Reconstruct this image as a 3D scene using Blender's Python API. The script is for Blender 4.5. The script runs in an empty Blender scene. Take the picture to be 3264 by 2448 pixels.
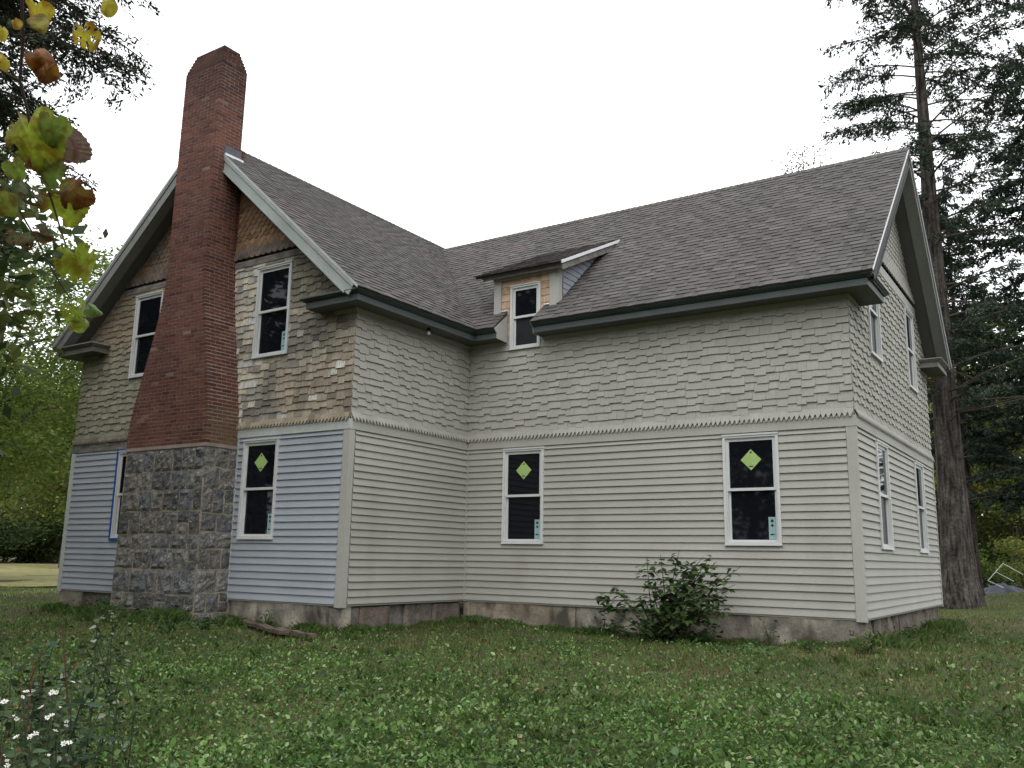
import bpy, math, random
import numpy as np
from mathutils import Vector, Matrix

# ------------------------------------------------------------------ camera, world, sun, exposure
SC = bpy.context.scene
COL = SC.collection
rng = np.random.default_rng(7)
random.seed(7)

CAM_P = Vector((10.038, -13.596, 0.736))
F_PX, W_PX, H_PX = 2843.6, 3264.0, 2448.0
YAW, PITCH, ROLL = 0.5870, 0.1940, 0.0180
_fw = Vector((-math.sin(YAW) * math.cos(PITCH), math.cos(YAW) * math.cos(PITCH), math.sin(PITCH)))
_r0 = Vector((math.cos(YAW), math.sin(YAW), 0))
_u0 = _r0.cross(_fw)
_rt = math.cos(ROLL) * _r0 + math.sin(ROLL) * _u0
_up = -math.sin(ROLL) * _r0 + math.cos(ROLL) * _u0
cam_d = bpy.data.cameras.new('camera')
cam_d.sensor_fit = 'HORIZONTAL'
cam_d.sensor_width = 36.0
cam_d.lens = F_PX / W_PX * 36.0
cam_d.clip_start = 0.05
cam_d.clip_end = 3000
cam = bpy.data.objects.new('camera', cam_d)
COL.objects.link(cam)
_m = Matrix((_rt, _up, -_fw)).transposed().to_4x4()
_m.translation = CAM_P
cam.matrix_world = _m
SC.camera = cam

SUN_EL, SUN_AZ = math.radians(58), math.radians(150)   # high soft light from behind the viewer
w = bpy.data.worlds.new('World')
SC.world = w
w.use_nodes = True
nt = w.node_tree
nt.nodes.clear()
out = nt.nodes.new('ShaderNodeOutputWorld')
bg = nt.nodes.new('ShaderNodeBackground')
sky = nt.nodes.new('ShaderNodeTexSky')
sky.sky_type = 'NISHITA'
sky.sun_disc = False
sky.sun_elevation = SUN_EL
sky.sun_rotation = SUN_AZ
sky.air_density = 1.0
sky.dust_density = 4.0
sky.ozone_density = 1.0
hs = nt.nodes.new('ShaderNodeHueSaturation')
hs.inputs['Saturation'].default_value = 0.10
mx = nt.nodes.new('ShaderNodeMix')
mx.data_type = 'RGBA'
mx.inputs[0].default_value = 0.72                       # an even overcast layer over the sky
mx.inputs[7].default_value = (13.2, 13.5, 13.9, 1)
bg.inputs['Strength'].default_value = 0.14
nt.links.new(sky.outputs[0], hs.inputs['Color'])
nt.links.new(hs.outputs[0], mx.inputs[6])
nt.links.new(mx.outputs[2], bg.inputs['Color'])
nt.links.new(bg.outputs[0], out.inputs['Surface'])

sun_d = bpy.data.lights.new('sun', 'SUN')
sun_d.energy = 0.7
sun_d.angle = math.radians(50)
sun_d.color = (1.0, 0.97, 0.93)
sun = bpy.data.objects.new('sun', sun_d)
COL.objects.link(sun)
_sd = Vector((math.sin(SUN_AZ) * math.cos(SUN_EL), math.cos(SUN_AZ) * math.cos(SUN_EL), math.sin(SUN_EL)))
sun.rotation_euler = _sd.to_track_quat('Z', 'Y').to_euler()
sun.location = (20, -20, 30)

SC.view_settings.view_transform = 'Standard'
SC.view_settings.look = 'None'
SC.view_settings.exposure = 0.30
SC.view_settings.gamma = 1.0
SC.view_settings.use_curve_mapping = False
SC.cycles.max_bounces = 6
SC.cycles.transparent_max_bounces = 6
SC.cycles.use_denoising = True


def ray(px, py):
    d = _fw + (px - W_PX / 2) / F_PX * _rt - (py - H_PX / 2) / F_PX * _up
    return d.normalized()


def at_dist(px, py, dist):          # a point along the sight line at a chosen distance
    return CAM_P + ray(px, py) * dist


def at_plane(px, py, ax, val):
    d = ray(px, py)
    return CAM_P + d * ((val - CAM_P[ax]) / d[ax])


# ------------------------------------------------------------------ helpers
def tag(o, label=None, cat=None, group=None, kind=None):
    if label: o['label'] = label
    if cat: o['category'] = cat
    if group: o['group'] = group
    if kind: o['kind'] = kind
    return o


def empty(name, loc=(0, 0, 0)):
    o = bpy.data.objects.new(name, None)
    o.location = loc
    o.empty_display_size = 0.2
    COL.objects.link(o)
    return o


def link(o, parent=None):
    COL.objects.link(o)
    if parent is not None:
        o.parent = parent
        o.matrix_parent_inverse = Matrix.Translation(-Vector(parent.location))
    return o


class MB:
    """collects polygons with one tint per vertex"""
    def __init__(s):
        s.v, s.f, s.t, s.m = [], [], [], []

    def poly(s, pts, tint=(1, 1, 1), mi=0):
        n = len(s.v)
        s.v += [tuple(p) for p in pts]
        s.t += [tint] * len(pts)
        s.f.append(tuple(range(n, n + len(pts))))
        s.m.append(mi)

    def mesh(s, verts, faces, tint=(1, 1, 1), mi=0):
        n = len(s.v)
        s.v += [tuple(p) for p in verts]
        s.t += [tint] * len(verts)
        s.f += [tuple(i + n for i in f) for f in faces]
        s.m += [mi] * len(faces)

    def box(s, lo, hi, tint=(1, 1, 1), mi=0):
        x0, y0, z0 = lo; x1, y1, z1 = hi
        s.mesh([(x0, y0, z0), (x1, y0, z0), (x1, y1, z0), (x0, y1, z0), (x0, y0, z1), (x1, y0, z1), (x1, y1, z1), (x0, y1, z1)],
               [(0, 3, 2, 1), (4, 5, 6, 7), (0, 1, 5, 4), (1, 2, 6, 5), (2, 3, 7, 6), (3, 0, 4, 7)], tint, mi)

    def tube(s, pts, radii, n=8, tint=(1, 1, 1), caps=True, mi=0):
        rings = []
        pts = [Vector(p) for p in pts]
        prev = None
        for i, p in enumerate(pts):
            d = (pts[min(i + 1, len(pts) - 1)] - pts[max(i - 1, 0)]).normalized()
            if prev is None:
                a = Vector((1, 0, 0)) if abs(d.x) < 0.8 else Vector((0, 1, 0))
                e1 = (a - d * a.dot(d)).normalized()
            else:
                e1 = (prev - d * prev.dot(d)).normalized()
            prev = e1
            e2 = d.cross(e1)
            b = len(s.v)
            for k in range(n):
                q = p + (e1 * math.cos(2 * math.pi * k / n) + e2 * math.sin(2 * math.pi * k / n)) * radii[i]
                s.v.append(tuple(q)); s.t.append(tint)
            rings.append(b)
        for a, b in zip(rings, rings[1:]):
            for k in range(n):
                s.f.append((a + k, a + (k + 1) % n, b + (k + 1) % n, b + k)); s.m.append(mi)
        if caps:
            s.f.append(tuple(rings[0] + k for k in reversed(range(n)))); s.m.append(mi)
            s.f.append(tuple(rings[-1] + k for k in range(n))); s.m.append(mi)

    def data(s, name, mats, smooth=False):
        me = bpy.data.meshes.new(name)
        me.from_pydata(s.v, [], s.f)
        if not isinstance(mats, (list, tuple)): mats = [mats]
        for m in mats: me.materials.append(m)
        if len(mats) > 1: me.polygons.foreach_set('material_index', s.m)
        a = me.color_attributes.new('tint', 'FLOAT_COLOR', 'POINT')
        arr = np.ones((len(s.v), 4), np.float32)
        arr[:, :3] = np.array(s.t, np.float32)
        a.data.foreach_set('color', arr.ravel())
        if smooth: me.polygons.foreach_set('use_smooth', [True] * len(me.polygons))
        me.update()
        return me

    def build(s, name, mats, parent=None, smooth=False):
        return link(bpy.data.objects.new(name, s.data(name, mats, smooth)), parent)


def np_mesh(name, verts, nper, tint, mat, parent=None, smooth=False, faces=None):
    """verts: (N*nper,3) polygons of nper corners, or with faces (N,k) index template repeated"""
    me = bpy.data.meshes.new(name)
    nv = len(verts)
    me.vertices.add(nv)
    me.vertices.foreach_set('co', np.ascontiguousarray(verts, np.float32).ravel())
    if faces is None:
        nf = nv // nper
        idx = np.arange(nv, dtype=np.int32)
        ls = np.arange(nf, dtype=np.int32) * nper
        lt = np.full(nf, nper, np.int32)
    else:
        idx = faces.astype(np.int32).ravel()
        nf = len(faces)
        ls = np.arange(nf, dtype=np.int32) * faces.shape[1]
        lt = np.full(nf, faces.shape[1], np.int32)
    me.loops.add(len(idx))
    me.loops.foreach_set('vertex_index', idx)
    me.polygons.add(nf)
    me.polygons.foreach_set('loop_start', ls)
    me.polygons.foreach_set('loop_total', lt)
    me.materials.append(mat)
    a = me.color_attributes.new('tint', 'FLOAT_COLOR', 'POINT')
    arr = np.ones((nv, 4), np.float32)
    arr[:, :3] = tint
    a.data.foreach_set('color', arr.ravel())
    if smooth: me.polygons.foreach_set('use_smooth', np.ones(nf, bool))
    me.update(calc_edges=True)
    me.validate()
    return link(bpy.data.objects.new(name, me), parent)


# ------------------------------------------------------------------ materials
def mat(name, color, rough=0.7, var=0.12, vscale=2.0, fine=0.08, fscale=60.0, grain=None, bump=0.0, bscale=80.0,
        spec=0.3, piece=True, translucent=0.0, metallic=0.0, stain=None, gdir=None, mottle=None):
    m = bpy.data.materials.new(name)
    m.use_nodes = True
    t = m.node_tree
    N, L = t.nodes, t.links
    bs = N['Principled BSDF']
    outn = N['Material Output']
    bs.inputs['Roughness'].default_value = rough
    bs.inputs['Specular IOR Level'].default_value = spec
    bs.inputs['Metallic'].default_value = metallic
    geo = N.new('ShaderNodeNewGeometry')

    def noise(scale, detail=3, vec=None):
        n = N.new('ShaderNodeTexNoise')
        n.inputs['Scale'].default_value = scale
        n.inputs['Detail'].default_value = detail
        L.new(vec or geo.outputs['Position'], n.inputs['Vector'])
        return n.outputs['Fac']

    def rangev(src, a, b, lo=0.3, hi=0.7):
        r = N.new('ShaderNodeMapRange')
        r.inputs['From Min'].default_value = lo
        r.inputs['From Max'].default_value = hi
        r.inputs['To Min'].default_value = a
        r.inputs['To Max'].default_value = b
        L.new(src, r.inputs['Value'])
        return r.outputs[0]

    def mul(c, f):
        x = N.new('ShaderNodeMix'); x.data_type = 'RGBA'; x.blend_type = 'MULTIPLY'
        x.inputs[0].default_value = 1.0
        L.new(c, x.inputs[6]); L.new(f, x.inputs[7])
        return x.outputs[2]

    def mixc(fac, a, b):
        x = N.new('ShaderNodeMix'); x.data_type = 'RGBA'
        L.new(fac, x.inputs[0])
        L.new(a, x.inputs[6])
        x.inputs[7].default_value = (*b, 1)
        return x.outputs[2]

    rgb = N.new('ShaderNodeRGB')
    rgb.outputs[0].default_value = (*color, 1)
    c = rgb.outputs[0]
    if mottle:
        col2, sc, amt = mottle
        c = mixc(rangev(noise(sc, 4), 0, amt, 0.45, 0.62), c, col2)
    if piece:
        oi = N.new('ShaderNodeObjectInfo')
        at = N.new('ShaderNodeAttribute'); at.attribute_name = 'tint'
        c = mul(mul(c, oi.outputs['Color']), at.outputs['Color'])
    if var: c = mul(c, rangev(noise(vscale), 1 - var, 1 + var))
    if fine: c = mul(c, rangev(noise(fscale, 2), 1 - fine, 1 + fine))
    if grain:
        mp = N.new('ShaderNodeMapping')
        mp.inputs['Scale'].default_value = gdir or (1, 1, 0.06)
        L.new(geo.outputs['Position'], mp.inputs['Vector'])
        c = mul(c, rangev(noise(grain[0], 3, mp.outputs[0]), 1 - grain[1], 1 + grain[1]))
    if stain:
        col2, sc, lo, hi, zs = stain
        mp = N.new('ShaderNodeMapping')
        mp.inputs['Scale'].default_value = (1, 1, zs)
        L.new(geo.outputs['Position'], mp.inputs['Vector'])
        c = mixc(rangev(noise(sc, 5, mp.outputs[0]), 0, 1, lo, hi), c, col2)
    L.new(c, bs.inputs['Base Color'])
    if bump:
        bp = N.new('ShaderNodeBump')
        bp.inputs['Strength'].default_value = bump
        bp.inputs['Distance'].default_value = 0.02
        L.new(noise(bscale, 4), bp.inputs['Height'])
        L.new(bp.outputs[0], bs.inputs['Normal'])
    if translucent:
        tr = N.new('ShaderNodeBsdfTranslucent')
        L.new(c, tr.inputs['Color'])
        ms = N.new('ShaderNodeMixShader')
        ms.inputs[0].default_value = translucent
        L.new(bs.outputs[0], ms.inputs[1]); L.new(tr.outputs[0], ms.inputs[2])
        L.new(ms.outputs[0], outn.inputs['Surface'])
    return m


M = {}
M['siding'] = mat('siding_grey', (.350, .341, .304), .55, .06, .7, .03, 30, spec=.35, stain=((.29, .28, .24), 1.3, .55, .85, .35))
M['siding_blue'] = mat('siding_blue', (.330, .355, .392), .5, .07, .8, .03, 30, spec=.4, stain=((.25, .28, .30), 1.6, .55, .9, .3))
M['trim'] = mat('trim_grey', (.375, .37, .335), .6, .07, 1.2, .04, 30)
M['trim_pale'] = mat('trim_pale', (.46, .49, .465), .6, .08, 1.5, .06, 25, stain=((.36, .38, .36), 2.5, .56, .85, .5))
M['rake'] = mat('rake_sage', (.33, .36, .34), .6, .12, 2.0, .06, 25)
M['rake_grey'] = mat('rake_grey', (.21, .215, .205), .65, .10, 2.0, .06, 25)
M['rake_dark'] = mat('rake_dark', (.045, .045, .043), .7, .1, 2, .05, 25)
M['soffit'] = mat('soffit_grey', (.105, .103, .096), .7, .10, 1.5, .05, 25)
M['crown'] = mat('crown_green', (.030, .047, .042), .5, .2, 3, .1, 40, spec=.4)
M['crown_grey'] = mat('crown_grey', (.185, .18, .165), .6, .15, 3, .1, 40)
M['fascia'] = mat('fascia_slate', (.080, .095, .095), .55, .12, 2.5, .06, 40)
M['oldboard'] = mat('old_board', (.17, .16, .145), .8, .35, 5, .2, 50, grain=(30, .3), gdir=(.1, .1, 1))
M['shingle'] = mat('shingle_painted', (.335, .326, .290), .65, .07, 1.0, .06, 40, grain=(60, .06), spec=.25)
M['shingle_old'] = mat('shingle_weathered', (.36, .335, .29), .8, .10, 6, .10, 50, grain=(55, .28), spec=.2,
                       stain=((.12, .11, .095), 4.0, .60, .80, .45))
M['shingle_hex'] = mat('shingle_amber', (.245, .165, .105), .75, .14, 3, .12, 40, grain=(50, .2), spec=.2,
                       stain=((.09, .08, .07), 2.5, .58, .80, .6))
M['cedar'] = mat('cedar_new', (.46, .325, .225), .7, .15, 4, .08, 40, grain=(60, .2), spec=.2)
M['roofing'] = mat('asphalt_shingle', (.098, .0945, .091), .9, .10, .9, .22, 110, spec=.2, bump=.4, bscale=160)
M['deck'] = mat('roof_deck', (.055, .052, .05), .9, piece=False)
M['sheath'] = mat('wall_sheathing', (.10, .095, .085), .9, piece=False)
M['brick'] = mat('brick_red', (.130, .056, .042), .85, .14, 2.2, .18, 60, bump=.3, bscale=70, spec=.2,
                 stain=((.075, .040, .033), 3.0, .56, .8, .8))
M['mortar'] = mat('brick_mortar', (.27, .22, .185), .95, .15, 4, .15, 60, piece=False)
M['stone'] = mat('field_stone', (.140, .137, .129), .85, .40, 9, .38, 34, bump=1.0, bscale=26, spec=.3,
                 stain=((.40, .39, .37), 12, .63, .75, 1.0), mottle=((.10, .103, .106), 6, .8))
M['stone_mortar'] = mat('stone_mortar', (.275, .235, .175), .95, .22, 4, .2, 40, piece=False, bump=.4, bscale=30)
M['concrete'] = mat('foundation_concrete', (.215, .195, .165), .9, .3, 2.2, .2, 30, bump=.5, bscale=14,
                    stain=((.075, .066, .054), 2.6, .50, .66, .5), mottle=((.33, .30, .25), 1.8, .9))
M['rubble'] = mat('foundation_rubble', (.165, .150, .135), .9, .3, 3, .25, 30, bump=.9, bscale=14,
                  stain=((.085, .08, .07), 4, .5, .7, 1.0), mottle=((.21, .175, .15), 2.5, .8))
M['vinyl'] = mat('window_white', (.56, .57, .56), .4, .04, 3, .02, 40, spec=.45, piece=False)
M['glass'] = mat('window_glass', (.006, .007, .010), .03, .0, 1, .0, 1, spec=.22, piece=False)
M['screen'] = mat('window_screen', (.022, .023, .026), .35, .25, 3, .0, 1, spec=.15, piece=False)
M['sticker_green'] = mat('sticker_green', (.33, .47, .16), .5, .05, 6, .0, 1, piece=False)
M['sticker_teal'] = mat('sticker_teal', (.27, .42, .42), .5, .05, 6, .0, 1, piece=False)
M['ink'] = mat('sticker_ink', (.012, .012, .014), .6, 0, 1, 0, 1, piece=False)
M['tape'] = mat('painters_tape', (.015, .075, .30), .6, .08, 6, 0, 1, piece=False)
M['lead'] = mat('lead_flashing', (.085, .09, .11), .6, .2, 8, .1, 40, piece=False)
M['metal_white'] = mat('white_metal', (.75, .76, .77), .45, .05, 4, 0, 1, piece=False)
M['metal_dull'] = mat('dull_metal', (.45, .46, .46), .5, .1, 4, 0, 1, piece=False)
M['rotboard'] = mat('rotten_board', (.105, .078, .062), .9, .3, 6, .2, 40, grain=(40, .3), gdir=(.2, .2, 1), piece=False)

# ------------------------------------------------------------------ numbers taken from the photograph (metres)
LC, LD, LB, LA = 7.056, 6.816, 3.188, 7.819
ZBELT, ZFLARE = 2.75, 2.884
OV, OG, ZE = 0.469, 0.474, 4.951
XW, ZRW = -3.85, 8.70
YR, ZR = 3.634, 8.53
EXP = ZBELT / 23.6
GND = -0.43


def ground_z(x, y):
    x = np.asarray(x, float); y = np.asarray(y, float)
    z = np.full(np.broadcast(x, y).shape, GND)
    d = np.clip((-3.5 - y) / 10.0, 0, 1)
    z = z - 0.33 * d * d * (3 - 2 * d)
    r = np.clip((y - 3) / 14, 0, 1) * np.clip((x - 4) / 5, 0, 1)
    z = z + 0.46 * r * r * (3 - 2 * r)
    l = np.clip((-x - 10) / 40, 0, 1)
    z = z + 0.28 * l
    z = z + 0.035 * np.sin(x * .9 + 1) * np.cos(y * .7 + .4) + 0.02 * np.sin(x * 2.1 + y * 1.3)
    return z


def gz(x, y):
    return float(ground_z(x, y))


class Frame:
    """flat surface with u to the right, v up and t outward"""
    def __init__(s, O, u, v):
        s.O, s.u, s.v = Vector(O), Vector(u).normalized(), Vector(v).normalized()
        s.n = s.u.cross(s.v).normalized()

    def p(s, U, V, T=0.0):
        return s.O + s.u * U + s.v * V + s.n * T


FA = Frame((0, -LB, 0), (1, 0, 0), (0, 0, 1))          # U = world x
FB = Frame((0, 0, 0), (0, 1, 0), (0, 0, 1))            # U = world y
FC = Frame((0, 0, 0), (1, 0, 0), (0, 0, 1))
FD = Frame((LC, 0, 0), (0, 1, 0), (0, 0, 1))

house = empty('farmhouse', (3, 3, GND))
tag(house, 'two-storey farmhouse with half-repainted grey siding, shingled upper walls and a tall brick chimney', 'house')


# ------------------------------------------------------------------ pieces: real parts up to a limit, the rest joined
def unit_wedge(top=.35):
    v = [(0, 0, 0), (1, 0, 0), (1, 0, 1), (0, 0, 1), (0, -1, 0), (1, -1, 0), (1, -top, 1), (0, -top, 1)]
    f = [(4, 5, 6, 7), (0, 1, 5, 4), (0, 4, 7, 3), (1, 2, 6, 5), (2, 3, 7, 6)]
    return v, f


def unit_point(top=.35, drop=.33, rounded=False):
    # lower edge comes to a point (or a round); x 0..1, z 0..1, front at y=-1
    if rounded:
        prof = [(0.0, drop)] + [(.5 - .5 * math.cos(a), drop * (1 - math.sin(a))) for a in np.linspace(.35, math.pi - .35, 6)] + [(1, drop)]
    else:
        prof = [(0, drop), (.26, 0), (.74, 0), (1, drop)]
    k = len(prof)
    v = []
    for (a, b) in prof: v.append((a, -1, b))
    v += [(1, -top, 1), (0, -top, 1)]
    for (a, b) in prof: v.append((a, 0, b))
    v += [(1, 0, 1), (0, 0, 1)]
    n = k + 2
    f = [tuple(range(n))]
    for i in range(n):
        j = (i + 1) % n
        f.append((i, i + n, j + n, j))
    return v, f


def unit_teeth(nt=2, drop=.42, top=.6):
    v, f = [], []
    prof = []
    for i in range(nt):
        prof += [((i + .03) / nt, drop), ((i + .5) / nt, 0.0)]
    prof += [(1 - .03 / nt, drop)]
    # built tooth by tooth so every polygon is convex
    def prism(poly):
        b = len(v); k = len(poly)
        for (a, c) in poly: v.append((a, -1 + (1 - top) * c, c))
        for (a, c) in poly: v.append((a, 0, c))
        f.append(tuple(b + i for i in range(k)))
        for i in range(k):
            j = (i + 1) % k
            f.append((b + i, b + i + k, b + j + k, b + j))
    for i in range(nt):
        prism([((i + .06) / nt, drop), ((i + .44) / nt, 0.0), ((i + .56) / nt, 0.0), ((i + .94) / nt, drop)])
    prism([(0, drop), (1, drop), (1, 1), (0, 1)])
    return v, f


UNITS = {'wedge': unit_wedge(.22), 'hex': unit_point(), 'round': unit_point(rounded=True), 'teeth': unit_teeth(),
         'slab': unit_wedge(.8), 'box': ([(0, 0, 0), (1, 0, 0), (1, 1, 0), (0, 1, 0), (0, 0, 1), (1, 0, 1), (1, 1, 1), (0, 1, 1)],
                [(0, 3, 2, 1), (4, 5, 6, 7), (0, 1, 5, 4), (1, 2, 6, 5), (2, 3, 7, 6), (3, 0, 4, 7)])}
_umesh = {}


def unit_mesh(kind, material):
    k = (kind, material.name)
    if k not in _umesh:
        b = MB(); v, f = UNITS[kind]; b.mesh(v, f)
        _umesh[k] = b.data(kind + '_piece', material)
    return _umesh[k]


class Pieces:
    def __init__(s): s.l = []

    def add(s, kind, fr, u0, v0, wd, ht, th, tint, t0=0.0, lean=0.0, roll=0.0):
        s.l.append((kind, fr, u0, v0, wd, ht, th, tint, t0, lean, roll))

    @staticmethod
    def matrix(pc):
        kind, fr, u0, v0, wd, ht, th, tint, t0, lean, roll = pc
        u, v, n = fr.u, fr.v, fr.n
        vv = (v * math.cos(lean) - n * math.sin(lean))
        nn = (n * math.cos(lean) + v * math.sin(lean))
        if roll:
            u2 = u * math.cos(roll) + vv * math.sin(roll)
            vv = vv * math.cos(roll) - u * math.sin(roll)
            u = u2
        o = fr.p(u0, v0, t0)
        m = Matrix.Identity(4)
        for r in range(3):
            m[r][0] = u[r] * wd; m[r][1] = -nn[r] * th; m[r][2] = vv[r] * ht; m[r][3] = o[r]
        return m

    def build(s, name, material, parent, limit=300, stuff_name=None):
        def key(pc):
            m = s.matrix(pc)
            c = m @ Vector((.5, 0, .5))
            d = (c - CAM_P)
            px = d.dot(_rt) / max(d.dot(_fw), .1); py = d.dot(_up) / max(d.dot(_fw), .1)
            vis = pc[1].n.dot(-d.normalized())
            inside = abs(px) < .56 and abs(py) < .42
            return -(pc[4] * pc[5] * max(vis, 0) / d.length_squared) * (1 if inside else 0)
        ordered = sorted(s.l, key=key)
        for pc in ordered[:limit]:
            o = bpy.data.objects.new(name, unit_mesh(pc[0], material))
            o.color = (*pc[7], 1)
            COL.objects.link(o)
            o.parent = parent
            o.matrix_parent_inverse = Matrix.Translation(-Vector(parent.location))
            o.matrix_basis = s.matrix(pc)
        rest = ordered[limit:]
        if rest:
            b = MB()
            for pc in rest:
                v, f = UNITS[pc[0]]
                m = s.matrix(pc)
                b.mesh([m @ Vector(p) for p in v], f, pc[7])
            o = b.build(stuff_name or (name + '_field'), material, parent)
            o['kind'] = 'stuff'
        return


def subtract(iv, cuts):
    out = [iv]
    for a, b in cuts:
        nx = []
        for x0, x1 in out:
            if b <= x0 or a >= x1: nx.append((x0, x1)); continue
            if a > x0: nx.append((x0, a))
            if b < x1: nx.append((b, x1))
        out = nx
    return [i for i in out if i[1] - i[0] > .012]


def part(name, parent, material, boxes=(), tint=(1, 1, 1)):
    b = MB()
    for lo, hi in boxes: b.box(lo, hi, tint)
    return b.build(name, material, parent)


def fbox(b, fr, u0, u1, v0, v1, t0, t1, tint=(1, 1, 1), mi=0):
    c = [fr.p(u, v, t) for t in (t0, t1) for (u, v) in ((u0, v0), (u1, v0), (u1, v1), (u0, v1))]
    b.mesh(c, [(3, 2, 1, 0), (4, 5, 6, 7), (0, 1, 5, 4), (1, 2, 6, 5), (2, 3, 7, 6), (3, 0, 4, 7)], tint, mi)


# ------------------------------------------------------------------ walls
# windows: (frame, u0, u1, v0, v1)
WIN = {
    'C1': (FC, .85, 1.725, 1.015, 2.715), 'C2': (FC, 5.045, 5.93, 1.015, 2.715),
    'ALR': (FA, -2.485, -1.60, 1.0, 2.69), 'AUR': (FA, -2.445, -1.565, 4.17, 5.84),
    'AUL': (FA, -6.11, -5.22, 4.17, 5.86), 'ALL': (FA, -6.165, -5.28, 1.0, 2.69),
    'DL1': (FD, 1.26, 2.11, 1.0, 2.69), 'DL2': (FD, 4.59, 5.47, 1.0, 2.69),
    'DU1': (FD, 1.32, 2.15, 4.12, 5.72), 'DU2': (FD, 4.66, 5.50, 4.14, 5.74),
    'DORM': (FC, .95, 1.615, 4.595, 5.83),
}


def cuts_for(fr, v0, v1, pad=.0):
    return [(a + pad, b - pad) for (f, a, b, c, d) in WIN.values() if f is fr and not (v1 <= c + .02 or v0 >= d - .02)]


def roof_under_A(x):     # z of the rake soffit on wall A
    return min(ZE + (ZRW - ZE) / (OV - XW) * (OV - x), ZE + (ZRW - ZE) / (XW + LA + OV) * (x + LA + OV)) - .33


def roof_under_D(y):
    return min(ZE + (ZR - ZE) / (YR + OV) * (y + OV), ZE + (ZR - ZE) / (LD + OV - YR) * (LD + OV - y)) - .33


walls = {}


def make_wall(key, pts):
    """sheathing panel behind the cladding: polygon in frame coordinates, 6 cm behind the face"""
    fr = {'A': FA, 'B': FB, 'C': FC, 'D': FD}[key]
    b = MB()
    n = len(pts)
    f = [fr.p(u, v, -.06) for u, v in pts]; k = [fr.p(u, v, -.16) for u, v in pts]
    b.mesh(f + k, [tuple(range(n)), tuple(reversed(range(n, 2 * n)))] + [(i, i + n, (i + 1) % n + n, (i + 1) % n) for i in range(n)])
    o = b.build('wall', M['sheath'], house)
    walls[key] = o
    return o


make_wall('A', [(-LA + .065, -.05), (-.065, -.05), (-.065, 4.9), (XW + .05, 8.3), (XW - .05, 8.3), (-LA + .065, 4.9)])
make_wall('B', [(-LB + .17, -.05), (.17, -.05), (.17, 4.9), (-LB + .17, 4.9)])
make_wall('C', [(-.05, -.05), (LC - .065, -.05), (LC - .065, 4.9), (1.99, 4.9), (1.99, 5.9), (.57, 5.9), (.57, 4.9), (-.05, 4.9)])
make_wall('D', [(.17, -.05), (LD - .065, -.05), (LD - .065, 4.9), (YR + .05, 8.1), (YR - .05, 8.1), (.17, 4.9)])
walls['A']['label'] = 'chimney gable wall with blue siding below weathered bare shingles'
walls['B']['label'] = 'short return wall in grey siding and painted shingles'
walls['C']['label'] = 'long grey wall with two windows and a shrub in front'
walls['D']['label'] = 'right gable end wall in grey siding'
# plain hidden backs so light does not leak through the house
b = MB()
b.box((-LA + .06, -.1, -.05), (-LA + .16, LD, 4.9)); b.box((-LA + .2, LD - .16, -.05), (LC - .2, LD - .06, 4.9))
b.box((-LA + .06, -LB + .17, -.05), (-LA + .16, -.11, 4.9))
b.build('wall', M['siding'], house)['label'] = 'rear walls of the house'

NC = 24


def clapboards(key, fr, u0, u1, material, name='clapboard'):
    for i in range(NC):
        z0 = i * EXP
        z1 = min(z0 + EXP, ZBELT)
        if z1 - z0 < .02: continue
        segs = [(a, c, z0, z1 + .012) for (a, c) in subtract((u0, u1), cuts_for(fr, z0, z1))]
        for (f, a, c, d, e) in WIN.values():
            if f is fr and a > u0 - .2 and c < u1 + .9:
                if z0 + .02 < d < z1 - .005: segs.append((a, min(c, u1), z0, d + .01))
                if z0 + .005 < e < z1 - .02: segs.append((a, min(c, u1), e - .002, z1 + .012))
        for (a, c, za, zb) in segs:
            o = bpy.data.objects.new(name, unit_mesh('wedge', material))
            pc = ('wedge', fr, a, za + random.uniform(-.002, .002), c - a, zb - za, .035 + random.uniform(-.002, .003), (1, 1, 1), -.007, 0, random.uniform(-.0009, .0009) if c - a > 2 else random.uniform(-.002, .002))
            g = 1 + random.uniform(-.035, .03)
            o.color = (g, g, g, 1)
            COL.objects.link(o); o.parent = walls[key]
            o.matrix_basis = Pieces.matrix(pc)


clapboards('A', FA, -LA + .11, -4.60, M['siding_blue'])
clapboards('A', FA, -2.85, -.125, M['siding_blue'])
clapboards('B', FB, -LB + .125, -.025, M['siding'])
clapboards('C', FC, .025, LC - .125, M['siding'])
clapboards('D', FD, .06, LD - .06, M['siding'])

# starter strips, corner boards, belt boards
def board(key, fr, u0, u1, v0, v1, t0, t1, material, name, label=None):
    b = MB(); fbox(b, fr, u0, u1, v0, v1, t0, t1)
    o = b.build(name, material, walls[key])
    if label: o['label'] = label
    return o


for key, fr, a, c in (('A', FA, -LA + .05, -.05), ('B', FB, -LB + .05, -.02), ('C', FC, .02, LC - .05), ('D', FD, .05, LD - .05)):
    board(key, fr, a, c, -.032, -.004, -.05, .008, M['trim'], 'starter_strip')


def corner_post(key, x, y, sx, sy, wx, wy, material):
    # L shaped post round an outer corner; sx, sy outward signs
    b = MB()
    z0, z1, t = -.05, ZBELT - .002, .026
    xo, yo = x + sx * t, y + sy * t
    xi, yi = x - sx * wx, y - sy * wy
    for (a, c) in (((min(xo, xi), min(yo, y - sy * .03)), (max(xo, xi), max(yo, y - sy * .03))),):
        b.box((a[0], a[1], z0), (c[0], c[1], z1))
    b.box((min(xo - sx * .001, x - sx * .03), min(y - sy * .031, yi), z0 + .001), (max(xo - sx * .001, x - sx * .03), max(y - sy * .031, yi), z1 - .001))
    b.build('corner_post', material, walls[key])


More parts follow.
